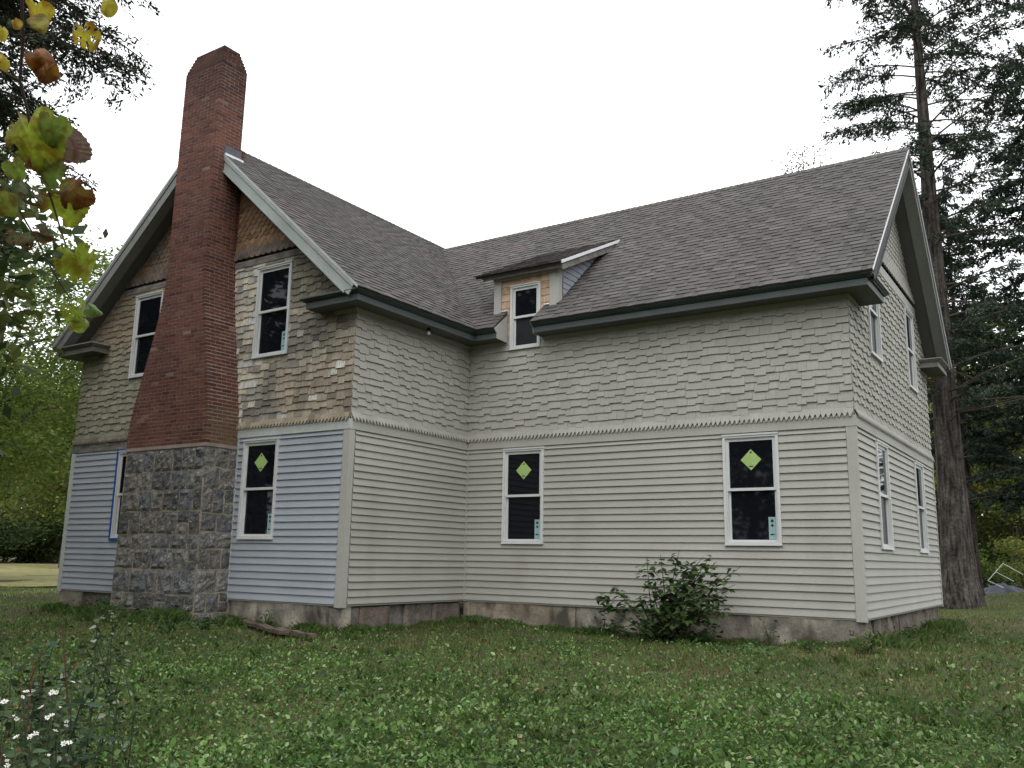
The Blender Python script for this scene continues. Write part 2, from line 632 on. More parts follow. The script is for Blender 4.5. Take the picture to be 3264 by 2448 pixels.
corner_post('A', 0, -LB, 1, -1, .115, .10, M['trim'])
corner_post('C', LC, 0, 1, -1, .12, .05, M['trim'])
corner_post('D', LC, LD, 1, 1, .05, .05, M['trim'])
corner_post('A', -LA, -LB, -1, -1, .10, .10, M['trim_pale'])
board('B', FC, -.0, .05, -.03, ZBELT, .0, .03, M['siding'], 'inside_corner_trim')
board('A', FA, -2.665, -2.63, -.05, ZBELT, .0, .03, M['trim_pale'], 'edge_trim')
# belts
board('A', FA, -2.75, .034, ZBELT, ZFLARE + .03, -.02, .034, M['trim_pale'], 'belt_board')
board('A', FA, -LA - .03, -4.6, ZBELT - .02, ZFLARE + .03, -.02, .03, M['oldboard'], 'belt_board', 'dark weathered belt board left of the chimney')
board('B', FB, -LB + .02, -.034, ZBELT, ZFLARE + .03, -.02, .033, M['trim'], 'belt_board')
board('C', FC, .0, LC + .033, ZBELT, ZFLARE + .03, -.02, .034, M['trim'], 'belt_board')
board('D', FD, .02, LD + .03, ZBELT, ZFLARE + .03, -.02, .033, M['trim'], 'belt_board')


# ---- wall shingles
def jit(base, s):
    k = 1 + random.gauss(0, s)
    return tuple(max(.05, c * k) for c in base)


def hash2(a, b):
    return math.sin(a * 12.9898 + b * 78.233) * 43758.5453 % 1.0


def vnoise(x, y):
    xi, yi = math.floor(x), math.floor(y)
    fx, fy = x - xi, y - yi
    fx, fy = fx * fx * (3 - 2 * fx), fy * fy * (3 - 2 * fy)
    a = hash2(xi, yi) * (1 - fx) + hash2(xi + 1, yi) * fx
    c = hash2(xi, yi + 1) * (1 - fx) + hash2(xi + 1, yi + 1) * fx
    return a * (1 - fy) + c * fy


SEXP = .130


def shingle_rows(pcs, fr, interval, z_lo, z_hi, tint, wmean=.185, stag=.030, regular=False, drop=True):
    r = 0
    z = z_lo
    while z < z_hi:
        u0, u1 = interval(z + .06)
        if u1 - u0 > .05:
            u = u0
            k = int(hash2(r, 3) * 2)
            first = True
            while u < u1 - .01:
                wd = (wmean * .88 if regular else random.uniform(.68, 1.32) * wmean)
                if first: wd *= .4 + .6 * hash2(r, 9); first = False
                wd = min(wd, u1 - u)
                if u1 - (u + wd) < .05: wd = u1 - u
                lowered = (k % 2 == 0) if random.random() < .86 or regular else (k % 2 == 1)
                k += 1
                dz = -stag if (lowered and drop) else 0.0
                if not regular: dz += random.uniform(-.005, .005)
                v0, v1 = z + dz, z + SEXP + .035
                cuts = [(f0, f1) for (f, f0, f1, c, d) in WIN.values() if f is fr and v1 > c + .05 and v0 < d - .03]
                for (a, c) in subtract((u + .0012, u + wd - .0012), cuts):
                    pcs.add('wedge', fr, a, v0, c - a, v1 - v0, .034 + random.uniform(-.004, .006), tint(.5 * (a + c), v0), -.007)
                for (f, f0, f1, c_, d_) in WIN.values():
                    a, c = max(u + .0012, f0), min(u + wd - .0012, f1)
                    if f is fr and c - a > .02:
                        if v0 + .02 < c_ < v1 - .05: pcs.add('wedge', fr, a, v0, c - a, c_ - v0, .017, tint(a, v0), -.001)
                        if v0 + .03 < d_ < v1: pcs.add('wedge', fr, a, d_ - .004, c - a, v1 - d_, .015, tint(a, v0), -.001)
                u += wd
        z += SEXP
        r += 1


def flare(pcs_rows, pcs_teeth, fr, u0, u1, tint, parent_key):
    """sawtooth skirt course that kicks outward, with a plain course under its points"""
    wd = .156
    n = max(1, round((u1 - u0) / wd)); wd = (u1 - u0) / n
    for i in range(n):
        a = u0 + i * wd
        pcs_teeth.add('teeth', fr, a + .001, ZFLARE - .002, wd - .002, .165, .016, tint(a, ZFLARE), .064, .33)
        pcs_rows.add('slab', fr, a + .001, ZFLARE + .002, wd - .002, .16, .010, tint(a, ZFLARE + .3), .028, .33)
    # second, flatter kick above
    pass


grey = lambda u, v: jit((1, 1, 1), .035)
ps_paint, ps_teeth, ps_old, ps_hex, ps_teeth_old = Pieces(), Pieces(), Pieces(), Pieces(), Pieces()
Z0S = ZFLARE + .14


def tint_A(u, v):
    # weathered mix: bare silvery, brown and leftover paint
    n1 = vnoise(u * 1.6 + 7, v * 1.3); n2 = vnoise(u * 4 + 1, v * 4 + 9); q = random.random()
    if u < -4.2:                                     # left of the chimney: old olive-grey paint, browner higher up
        k = min(max((v - 4.4) / .6, 0), 1) * .8
        base = (.70 + .02 * k, .72 - .12 * k, .62 - .14 * k)
        return jit(base, .10)
    if q < .05 + (.12 if u < -2.3 else 0): base = (1.40, 1.46, 1.52)            # white paint left over
    elif u < -2.35 and q < .62: base = (1.30, 1.28, 1.18)
    elif u < -2.35: base = (.85, .86, .90)
    elif v < 3.9 and u > -1.9 + n1: base = (.86, .78, .70)
    elif n1 > .62: base = (.88, .82, .73)
    elif n1 < .30: base = (.66, .65, .62)
    else: base = (.94, .92, .82)
    if v > 4.9: base = tuple(c * .72 for c in base) if u > -1.6 else base
    if n2 > .74: base = tuple(c * .68 for c in base)
    return jit(base, .13)


def tint_A_teeth(u, v):
    return jit((.78, .70, .60) if u > -4 else (.50, .47, .43), .12)


Z_BAND = 5.97


def iv_A(z):
    x0, x1 = -LA, 0.0
    zz = z
    if zz > 4.6:
        # limit by the rake soffit
        k = (ZRW - ZE) / (OV - XW); x1 = min(0.0, OV - (zz + .33 - ZE) / k)
        k2 = (ZRW - ZE) / (XW + LA + OV); x0 = max(-LA, (zz + .33 - ZE) / k2 - LA - OV)
    return x0, x1


shingle_rows(ps_old, FA, lambda z: (iv_A(z)[0], -4.05), Z0S, 5.93, tint_A)
shingle_rows(ps_old, FA, lambda z: (-3.35, iv_A(z)[1]), Z0S, 5.93, tint_A)
shingle_rows(ps_paint, FB, lambda z: (-LB, -.015), Z0S, 4.72, grey)
def iv_C(z): return (.015, LC)
shingle_rows(ps_paint, FC, iv_C, Z0S, 4.66, grey)


def iv_D(z):
    y0, y1 = .0, LD
    if z > 4.6:
        k = (ZR - ZE) / (YR + OV); y0 = max(0, (z + .33 - ZE) / k - OV)
        k2 = (ZR - ZE) / (LD + OV - YR); y1 = min(LD, LD + OV - (z + .33 - ZE) / k2)
    return y0, y1


shingle_rows(ps_paint, FD, iv_D, Z0S, 5.80, grey, wmean=.185, regular=True)
flare(ps_old, ps_teeth_old, FA, -LA, -4.6, tint_A_teeth, 'A')
flare(ps_old, ps_teeth_old, FA, -2.80, .0, tint_A_teeth, 'A')
flare(ps_paint, ps_teeth, FB, -LB, -.04, grey, 'B')
flare(ps_paint, ps_teeth, FC, .04, LC, grey, 'C')
flare(ps_paint, ps_teeth, FD, .0, LD, grey, 'D')


def gable_scales(fr, interval, z_lo, z_hi, tint, pcs, wd=.15, ex=.095):
    z = z_lo; r = 0
    while z < z_hi:
        for (u0, u1) in interval(z + .05):
            off = (r % 2) * wd / 2
            k0 = math.floor((u0 - off) / wd)
            u = k0 * wd + off
            while u < u1:
                a, c = max(u, u0), min(u + wd, u1)
                if c - a > .03:
                    kind = 'round' if r < 2 else 'hex'
                    pcs.add(kind, fr, a + .001, z, c - a - .002, ex + .05, .030, tint(a, z, r), -.004 if r > 2 else .03 - .011 * r)
                u += wd
        z += ex; r += 1


def tint_hex(u, v, r):
    if r < 2: return jit((.62, .72, .95), .16)
    n = vnoise(u * 2.3, v * 2.1)
    if u < XW: return jit((.62, .72, .85), .1) if n < .6 else jit((.85, .8, .75), .1)
    base = (1.0, .95, .88) if n > .35 else (.72, .74, .78)
    if v > 7.0: base = tuple(c * .8 for c in base)
    if random.random() < .015: base = (1.6, 2.2, 3.2)
    return jit(base, .17)


gable_scales(FA, lambda z: [(iv_A(z)[0], -4.15), (-3.25, iv_A(z)[1])], 6.09, 8.15, tint_hex, ps_hex)
ps_scale = Pieces()
gable_scales(FD, lambda z: [iv_D(z)] if iv_D(z)[1] > iv_D(z)[0] else [], 6.04, 7.95, lambda u, v, r: jit((1, 1, 1), .03), ps_scale, .16, .105)
board('A', FA, -3.4, -1.2, Z_BAND - .03, Z_BAND + .09, -.02, .032, M['oldboard'], 'gable_band', 'weathered brown board between the two shingle patterns')
board('A', FA, -6.55, -4.1, Z_BAND - .03, Z_BAND + .09, -.02, .032, M['oldboard'], 'gable_band')
board('D', FD, 1.1, LD - .9, 5.80, 5.98, -.02, .03, M['trim'], 'gable_band')

# ---- dormer front: new cedar and unpainted courses round the little window
ps_cedar = Pieces()
for i in range(10):
    z0 = 4.58 + i * .14
    if z0 > 5.95: break
    for (a, c) in subtract((.72, 1.825), [(WIN['DORM'][1], WIN['DORM'][2])] if z0 < 5.80 else []):
        u = a
        while u < c - .01:
            wd = min(random.uniform(.1, .2), c - u)
            if c - u - wd < .04: wd = c - u
            lo = z0 < 4.86
            tn = jit((.68, .98, 1.45), .05) if lo else (jit((1, 1, 1), .12) if z0 > 5.0 else jit((.9, 1.0, 1.15), .08))
            ps_cedar.add('wedge', FC, u + .001, z0, wd - .002, .155, .016, tn, .002)
            u += wd

ps_old.build('weathered_shingle', M['shingle_old'], walls['A'])
ps_paint.build('wall_shingle', M['shingle'], walls['C'])
ps_teeth_old.build('sawtooth_shingle', M['shingle_old'], walls['A'], 150)
ps_teeth.build('sawtooth_shingle', M['shingle'], walls['C'], 150)
ps_hex.build('scale_shingle', M['shingle_hex'], walls['A'])
ps_scale.build('scale_shingle', M['shingle'], walls['D'], 60)


# ------------------------------------------------------------------ windows
def window(key, label, diamond=False, slip=False, tape=False, simple=False, screen=False):
    fr, u0, u1, v0, v1 = WIN[key]
    b = MB()
    ow = .045
    # outer frame: four sides with a small stepped brickmould and a sill nose
    fbox(b, fr, u0, u0 + ow, v0, v1, -.06, .046); fbox(b, fr, u1 - ow, u1, v0, v1, -.06, .046)
    fbox(b, fr, u0 + ow, u1 - ow, v1 - ow, v1 - .001, -.06, .045); fbox(b, fr, u0 + ow, u1 - ow, v0 + .001, v0 + ow, -.06, .045)
    fbox(b, fr, u0 - .006, u1 + .006, v1 - .012, v1 + .012, -.03, .058)
    fbox(b, fr, u0 - .004, u1 + .004, v0 - .010, v0 + .012, -.03, .054)
    fbox(b, fr, u0 + ow, u0 + ow + .018, v0 + ow, v1 - ow, -.06, .022); fbox(b, fr, u1 - ow - .018, u1 - ow, v0 + ow, v1 - ow, -.06, .022)
    fbox(b, fr, u0 + ow + .018, u1 - ow - .018, v1 - ow - .018, v1 - ow, -.06, .021)
    win = b.build('window', M['vinyl'], house)
    win['label'] = label
    a, c = u0 + ow + .018, u1 - ow - .018
    vm = .5 * (v0 + v1)
    st = .034

    def sash(name, lo, hi, t, mid):
        s = MB()
        fbox(s, fr, a, a + st, lo, hi, t - .025, t); fbox(s, fr, c - st, c, lo, hi, t - .025, t)
        fbox(s, fr, a + st, c - st, hi - st, hi, t - .025, t - .001); fbox(s, fr, a + st, c - st, lo, lo + st, t - .025, t - .001)
        s.build(name, M['vinyl'], win)
        g = MB()
        fbox(g, fr, a + st, c - st, lo + st, hi - st, t - .016, t - .012)
        g.build('pane', M['screen'] if (screen and name == 'lower_sash') else M['glass'], win)
        return a + st, c - st, lo + st, hi - st
    top = sash('upper_sash', vm - .02, v1 - ow - .018, .016, vm)
    bot = sash('lower_sash', v0 + ow, vm + .018, -.016, vm)
    # meeting rail lip
    r = MB(); fbox(r, fr, a, c, vm - .022, vm + .022, -.012, .022)
    r.build('meeting_rail', M['vinyl'], win)
    if diamond:
        uc, vc = .5 * (top[0] + top[1]), top[2] + (top[3] - top[2]) * .60
        hw, hh, t = .165, .165, .0065
        s = MB()
        P = lambda u, v, t=t: fr.p(uc + u, vc + v, t)
        def flat(pts, mi, t):
            k = len(pts)
            s.mesh([P(x, y, t) for x, y in pts] + [P(x, y, t - .0012) for x, y in pts],
                   [tuple(range(k)), tuple(reversed(range(k, 2 * k)))] + [(i, i + k, (i + 1) % k + k, (i + 1) % k) for i in range(k)], mi=mi)
        flat([(0, -hh), (hw, 0), (0, hh), (-hw, 0)], 0, t)
        flat([(-.005, .093), (.011, .107), (-.004, .125), (-.02, .11)], 1, t + .001)
        flat([(.006, .107), (.021, .118), (.010, .132), (-.002, .125)], 1, t + .001)
        flat([(-.034, -.113), (.034, -.113), (.030, -.094), (-.030, -.094)], 1, t + .001)
        s.build('diamond_sticker', [M['sticker_green'], M['ink']], win)
    if slip:
        s = MB(); t = -.0255
        ub, vb = bot[1] - .006, bot[2] + .004
        wS, hS = .108, .34
        def flat2(pts, mi, t):
            k = len(pts)
            s.mesh([fr.p(x, y, t) for x, y in pts] + [fr.p(x, y, t - .0012) for x, y in pts],
                   [tuple(range(k)), tuple(reversed(range(k, 2 * k)))] + [(i, i + k, (i + 1) % k + k, (i + 1) % k) for i in range(k)], mi=mi)
        flat2([(ub - wS, vb), (ub, vb), (ub, vb + hS), (ub - wS, vb + hS)], 0, t)
        q = lambda x0, y0, x1, y1: flat2([(ub - wS + x0, vb + y0), (ub - wS + x1, vb + y0), (ub - wS + x1, vb + y1), (ub - wS + x0, vb + y1)], 1, t + .001)
        q(.035, .262, .075, .302)
        flat2([(ub - wS + .055, vb + .185), (ub - wS + .080, vb + .212), (ub - wS + .055, vb + .239), (ub - wS + .030, vb + .212)], 1, t + .001)
        q(.022, .070, .090, .084); q(.035, .064, .055, .090)
        s.build('paper_label', [M['sticker_teal'], M['ink']], win)
    if tape:
        s = MB()
        fbox(s, fr, u0 - .052, u0 + .004, v0 - .04, v1 + .045, .047, .050)
        fbox(s, fr, u0 + .004, u1, v1 - .002, v1 + .044, .0475, .0505); fbox(s, fr, u0 + .004, u1, v0 - .040, v0 + .003, .0545, .0555)
        s.build('masking_tape', M['tape'], win)
    return win


window('C1', 'ground-floor window nearer the inner corner of the long grey wall', True, True)
window('C2', 'ground-floor window at the right end of the long grey wall', True, True)
window('ALR', 'ground-floor window in blue siding right of the chimney', True, True)
window('AUR', 'upper window in weathered shingles right of the chimney', False, True)
window('AUL', 'upper window left of the chimney')
window('ALL', 'window edged with blue masking tape left of the chimney', tape=True)
window('DL1', 'nearer ground-floor window of the right gable end', screen=True)
window('DL2', 'farther ground-floor window of the right gable end', screen=True)
window('DU1', 'nearer upper window of the right gable end, partly behind the eave', screen=True)
window('DU2', 'farther upper window of the right gable end', screen=True)
dw = window('DORM', 'small dormer window breaking through the eave', screen=True)


# ------------------------------------------------------------------ cornices (swept profiles with mitred corners)
def sweep(path, prof):
    """path: plan points, outside on the right hand; prof: (offset, z) ring. returns verts, faces"""
    pts = [Vector((x, y)) for x, y in path]
    segn = []
    for a, c in zip(pts, pts[1:]):
        d = (c - a).normalized(); segn.append(Vector((d.y, -d.x)))
    verts, faces = [], []
    k = len(prof)
    for i, p in enumerate(pts):
        if i == 0: m = segn[0]; s = 1
        elif i == len(pts) - 1: m = segn[-1]; s = 1
        else:
            m = (segn[i - 1] + segn[i]).normalized(); s = 1 / max(m.dot(segn[i]), .2)
        for (o, z) in prof:
            q = p + m * (o * s)
            verts.append((q.x, q.y, z))
    for i in range(len(pts) - 1):
        for j in range(k):
            a, c = i * k + j, i * k + (j + 1) % k
            faces.append((a, a + k, c + k, c))
    faces.append(tuple(range(k))); faces.append(tuple(reversed(range((len(pts) - 1) * k, len(pts) * k))))
    return verts, faces


P_SOF = [(-.02, 4.770), (-.02, 4.80), (.352, 4.80), (.352, 4.770)]
P_FAS = [(.352, 4.762), (.352, 4.862), (.374, 4.862), (.374, 4.762)]
P_FRZ = [(-.02, 4.700), (-.02, 4.768), (.032, 4.768), (.032, 4.700)]
P_CRN = [(-.02, 4.866), (-.02, 4.938), (.452, 4.938), (.457, 4.915), (.440, 4.905), (.432, 4.893), (.412, 4.888), (.404, 4.874), (.385, 4.866)]
PATHS = {
    'wing': [(-.42, -LB + .04), (-.42, -LB), (0, -LB), (0, 0), (.87, 0)],
    'main': [(1.68, 0), (LC, 0), (LC, .40), (LC - .04, .40)],
    'far': [(LC - .04, LD - .39), (LC, LD - .39), (LC, LD), (0, LD)],
    'left': [(-LA, 3.0), (-LA, -LB), (-LA + .51, -LB), (-LA + .51, -LB + .04)],
}
for key, path in PATHS.items():
    green = key in ('wing', 'main')
    root = None
    b = MB(); v, f = sweep(path, P_CRN); b.mesh(v, f)
    root = b.build('cornice', M['crown'] if green else M['crown_grey'], house)
    root['label'] = {'wing': 'dark green eave cornice wrapping the inner corner', 'main': 'dark green eave cornice along the long wall',
                     'far': 'grey cornice return at the far right gable corner', 'left': 'unpainted grey cornice return at the left gable corner'}[key]
    for nm, pr, mt in (('fascia', P_FAS, M['fascia'] if green else M['crown_grey']), ('soffit', P_SOF, M['soffit']), ('frieze', P_FRZ, M['shingle'])):
        b = MB(); v, f = sweep(path, pr); b.mesh(v, f); b.build(nm, mt, root)
# open ends of the eave beside the dormer are boxed with grey boards
for (x0, x1) in ((.87, .885), (1.665, 1.68)):
    b = MB()
    pr = [(-.03, 4.74), (-.36, 4.755), (-.37, 4.85), (-.455, 4.925), (-.03, 5.27)]
    v = [(x0, y, z) for y, z in pr] + [(x1, y, z) for y, z in pr]
    n = len(pr)
    b.mesh(v, [tuple(reversed(range(n))), tuple(range(n, 2 * n))] + [(i, (i + 1) % n, (i + 1) % n + n, i + n) for i in range(n)])
    b.build('eave_end_board', M['trim'], house)

# ------------------------------------------------------------------ roofs
def v3(*a): return Vector(a)


cA = math.hypot(OV - XW, ZRW - ZE)
FWR = Frame((OV, 0, ZE), (0, 1, 0), (-(OV - XW), 0, ZRW - ZE))        # right slope of the wing, U = y, V up-slope
cL = math.hypot(XW + LA + OV, ZRW - ZE)
FWL = Frame((-LA - OV, 0, ZE), (0, -1, 0), (XW + LA + OV, 0, ZRW - ZE))
cM = math.hypot(YR + OV, ZR - ZE)
FMF = Frame((0, -OV, ZE), (1, 0, 0), (0, YR + OV, ZR - ZE))           # front slope of the main roof, U = x
cB = math.hypot(LD + OV - YR, ZR - ZE)
FMB = Frame((0, LD + OV, ZE), (-1, 0, 0), (0, -(LD + OV - YR), ZR - ZE))
# valley point where the main ridge meets the wing slope
XV = XW + (ZRW - ZR) / ((ZRW - ZE) / (OV - XW))
VB = (Vector((OV, -OV, ZE)), Vector((XV, YR, ZR)))

RE = .146


def roof_tint(u, v, seed):
    n = vnoise(u * 1.1 + seed, v * .9 + 3) * .65 + vnoise(u * 3.1 + seed, v * 2.3) * .35
    a = np.array((1.0, 1.0, .98)); r = np.array((1.12, 1.02, 1.02))
    k = np.clip((n - .36) * 4, 0, 1)
    if seed == 5: k *= np.clip(1.25 - max(u, 0) / 7.5, .12, 1)
    c = a * (1 - k) + r * k
    g = random.choice((.80, .88, .96, 1.0, 1.04, 1.12)) * random.uniform(.95, 1.05)
    return tuple(c * g)


def shingle_roof(fr, length, interval, seed, pcs, deck):
    nrow = int(math.ceil(length / RE))
    for r in range(nrow):
        v0 = r * RE - .02 if r == 0 else r * RE
        v1 = min(r * RE + RE, length)
        vm = .5 * (v0 + v1)
        for (u0, u1) in interval(vm):
            if u1 - u0 < .02: continue
            # deck strip
            deck.mesh([fr.p(u0, r * RE - .01, -.035), fr.p(u1, r * RE - .01, -.035), fr.p(u1, v1 + .01, -.035), fr.p(u0, v1 + .01, -.035),
                       fr.p(u0, r * RE - .01, .002), fr.p(u1, r * RE - .01, .002), fr.p(u1, v1 + .01, .002), fr.p(u0, v1 + .01, .002)],
                      [(3, 2, 1, 0), (4, 5, 6, 7), (0, 1, 5, 4), (1, 2, 6, 5), (2, 3, 7, 6), (3, 0, 4, 7)])
            u = u0
            k = random.randint(0, 1)
            while u < u1 - .005:
                thick = k % 2 == 0
                wd = random.uniform(.13, .36) if thick else random.uniform(.07, .20)
                wd = min(wd, u1 - u)
                if u1 - u - wd < .05: wd = u1 - u
                tn = roof_tint(u, v0, seed)
                if not thick: tn = tuple(c * .84 for c in tn)
                pcs.add('wedge', fr, u, v0 + random.uniform(-.004, .004), wd, v1 - v0 + .035, .020 if thick else .012, tn, .001)
                u += wd; k += 1


def valley_y(z): t = (z - ZE) / (ZR - ZE); return VB[0].y + t * (VB[1].y - VB[0].y)
def valley_x(z): t = (z - ZE) / (ZR - ZE); return VB[0].x + t * (VB[1].x - VB[0].x)


def iv_wing(v):
    z = ZE + v / cA * (ZRW - ZE)
    return [(-LB - OG, min(valley_y(z), 4.05) + .05)]


def iv_main(v):
    z = ZE + v / cM * (ZR - ZE)
    y = -OV + v / cM * (YR + OV)
    cuts = []
    if y < .01: cuts = [(.875, 1.675)]
    elif y < 2.02: cuts = [(.62, 1.93)]
    return subtract((valley_x(z) - .05, LC + OG), cuts)


roof_w = MB(); pr_w = Pieces()
shingle_roof(FWR, cA, iv_wing, 2, pr_w, roof_w)
wing_roof = roof_w.build('roof', M['deck'], house); wing_roof['label'] = 'asphalt shingle roof of the chimney wing'
roof_m = MB(); pr_m = Pieces()
shingle_roof(FMF, cM, iv_main, 5, pr_m, roof_m)
main_roof = roof_m.build('roof', M['deck'], house); main_roof['label'] = 'asphalt shingle roof over the long wall'
pr_w.build('roof_shingle', M['roofing'], wing_roof, 150)
pr_m.build('roof_shingle', M['roofing'], main_roof, 150)
# far slopes, seen only from behind
b = MB()
b.mesh([FWL.p(-4.05, 0, .02), FWL.p(LB + OG, 0, .02), FWL.p(LB + OG, cL, .02), FWL.p(-4.05, cL, .02),
        FWL.p(-4.05, 0, -.03), FWL.p(LB + OG, 0, -.03), FWL.p(LB + OG, cL, -.03), FWL.p(-4.05, cL, -.03)],
       [(0, 1, 2, 3), (7, 6, 5, 4), (0, 4, 5, 1), (1, 5, 6, 2), (2, 6, 7, 3), (3, 7, 4, 0)], (.9, .88, .86))
b.mesh([FMB.p(-LC - OG, 0, .02), FMB.p(3.6, 0, .02), FMB.p(3.6, cB, .02), FMB.p(-LC - OG, cB, .02),
        FMB.p(-LC - OG, 0, -.03), FMB.p(3.6, 0, -.03), FMB.p(3.6, cB, -.03), FMB.p(-LC - OG, cB, -.03)],
       [(0, 1, 2, 3), (7, 6, 5, 4), (0, 4, 5, 1), (1, 5, 6, 2), (2, 6, 7, 3), (3, 7, 4, 0)], (.9, .88, .86))
b.build('roof', M['roofing'], house)['label'] = 'rear roof slopes'
# ridge caps
b = MB()
y = -LB - OG
while y < 4.0:
    t = roof_tint(y, 9, 2)
    for s in (1, -1):
        dx, dz = (.16 * (OV - XW) / cA, .16 * (ZRW - ZE) / cA) if s > 0 else (-.16 * (XW + LA + OV) / cL, .16 * (ZRW - ZE) / cL)
        h0, h1 = .030, .018
        b.poly([(XW, y, ZRW + h0), (XW, y + .145, ZRW + h1), (XW + dx, y + .145, ZRW - dz + h1), (XW + dx, y, ZRW - dz + h0)] if s < 0 else
               [(XW, y, ZRW + h0), (XW + dx, y, ZRW - dz + h0), (XW + dx, y + .145, ZRW - dz + h1), (XW, y + .145, ZRW + h1)], t)
    y += .14
b.build('ridge_cap', M['roofing'], wing_roof)
b = MB()
x = XV
while x < LC + OG - .05:
    t = roof_tint(x, 9, 5)
    for s in (1, -1):
        dy, dz = (-.16 * (YR + OV) / cM, .16 * (ZR - ZE) / cM) if s > 0 else (.16 * (LD + OV - YR) / cB, .16 * (ZR - ZE) / cB)
        h0, h1 = .018, .030
        q = [(x, YR, ZR + h0), (x + .15, YR, ZR + h1), (x + .15, YR + dy, ZR - dz + h1), (x, YR + dy, ZR - dz + h0)]
        b.poly(q if s < 0 else q[::-1], t)
    x += .14
b.build('ridge_cap', M['roofing'], main_roof)


# rakes: boxed overhang along each sloping edge
def rake(fr, length, uA, uB, uEdgeOut, mt, parent, label, drip, start=.10, stop=None):
    """uA..uB: span of the overhang in U; uEdgeOut: the outer edge"""
    s = 1 if uEdgeOut > .5 * (uA + uB) else -1
    stop = length if stop is None else stop
    uo = uEdgeOut - s * .02
    ui = uA if uEdgeOut == uB else uB
    b = MB()
    d = .235
    fbox(b, fr, min(uo, uo - s * .025), max(uo, uo - s * .025), start, stop, -d, -.034)
    o = b.build('rake_board', mt, parent); o['label'] = label
    b = MB(); fbox(b, fr, min(uo, uo + s * .018), max(uo, uo + s * .018), start, stop, -.085, -.0345); b.build('rake_moulding', mt, parent)
    b = MB(); fbox(b, fr, min(uo - s * .03, uo + s * .012), max(uo - s * .03, uo + s * .012), start + .1, stop, -d - .03, -d - .001); b.build('rake_moulding', mt, parent)
    b = MB(); fbox(b, fr, min(ui, uo - s * .026), max(ui, uo - s * .026), start, stop, -d - .002, -d + .02); b.build('rake_soffit', M['soffit'], parent)
    b = MB(); fbox(b, fr, min(uo - s * .031, uo - s * .20), max(uo - s * .031, uo - s * .20), start + .05, stop, -d - .022, -d - .003); b.build('soffit_border', M['rake_grey'], parent)
    b = MB(); fbox(b, fr, min(uo + s * .002, uo + s * .024), max(uo + s * .002, uo + s * .024), .0, stop, -.034, .006); b.build('drip_edge', drip, parent)


rake(FWR, cA, -LB - OG, -LB + .0, -LB - OG, M['rake'], wing_roof, 'sage grey rake board right of the chimney', M['metal_dull'], stop=cA - .88)
rake(FWL, cL, LB + 0., LB + OG, LB + OG, M['rake_grey'], wing_roof, 'grey rake board left of the chimney', M['metal_dull'], stop=cL - .55)
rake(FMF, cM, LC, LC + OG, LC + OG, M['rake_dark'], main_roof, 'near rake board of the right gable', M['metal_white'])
rake(FMB, cB, -LC - OG, -LC, -LC - OG, M['rake_grey'], main_roof, 'far rake board of the right gable', M['metal_dull'])

# ------------------------------------------------------------------ dormer
dorm = empty('dormer', (1.28, 0, 4.8)); dorm.parent = house; dorm.matrix_parent_inverse = Matrix.Translation(-house.location)
dorm['label'] = 'shed dormer with bare cedar shingles and corner boards'
for pc in ps_cedar.l:
    o = bpy.data.objects.new('cedar_shingle', unit_mesh('wedge', M['cedar'])); o.color = (*pc[7], 1)
    COL.objects.link(o); o.parent = dorm
    o.matrix_parent_inverse = Matrix.Translation(-Vector(dorm.location)); o.matrix_basis = Pieces.matrix(pc)


def dpart(name, mt, fn):
    b = MB(); fn(b)
    o = bpy.data.objects.new(name, b.data(name, mt)); COL.objects.link(o); o.parent = dorm
    o.matrix_parent_inverse = Matrix.Translation(-Vector(dorm.location))
    return o


DS = (7.26 - 6.07) / 2.46
def dz(y): return 6.07 + DS * (y + .26)
dpart('corner_board', M['trim'], lambda b: b.box((.575, -.045, 5.30), (.735, .02, 5.99)))
dpart('corner_board', M['trim'], lambda b: b.box((1.815, -.045, 5.33), (1.965, .02, 5.99)))
def side_board(b):
    y0, y1 = -.044, .11
    b.mesh([(1.966, y0, 5.36), (1.966, y1, 5.46), (1.966, y1, dz(y1) - .10), (1.966, y0, dz(y0) - .10),
            (1.998, y0, 5.36), (1.998, y1, 5.46), (1.998, y1, dz(y1) - .10), (1.998, y0, dz(y0) - .10)],
           [(3, 2, 1, 0), (4, 5, 6, 7), (0, 1, 5, 4), (1, 2, 6, 5), (2, 3, 7, 6), (3, 0, 4, 7)])
dpart('corner_board', M['trim'], side_board)
def cheek(b, x0, x1):
    q = [(.112, ZE + .872 * (.112 + OV) - .05), (2.2, 7.20), (.112, dz(.112) - .08)]
    b.mesh([(x0, y, z) for y, z in q] + [(x1, y, z) for y, z in q], [(0, 1, 2), (5, 4, 3), (0, 3, 4, 1), (1, 4, 5, 2), (2, 5, 3, 0)])
dpart('cheek_wall', M['sheath'], lambda b: cheek(b, 1.93, 1.96))
dpart('cheek_wall', M['trim'], lambda b: cheek(b, .58, .61))
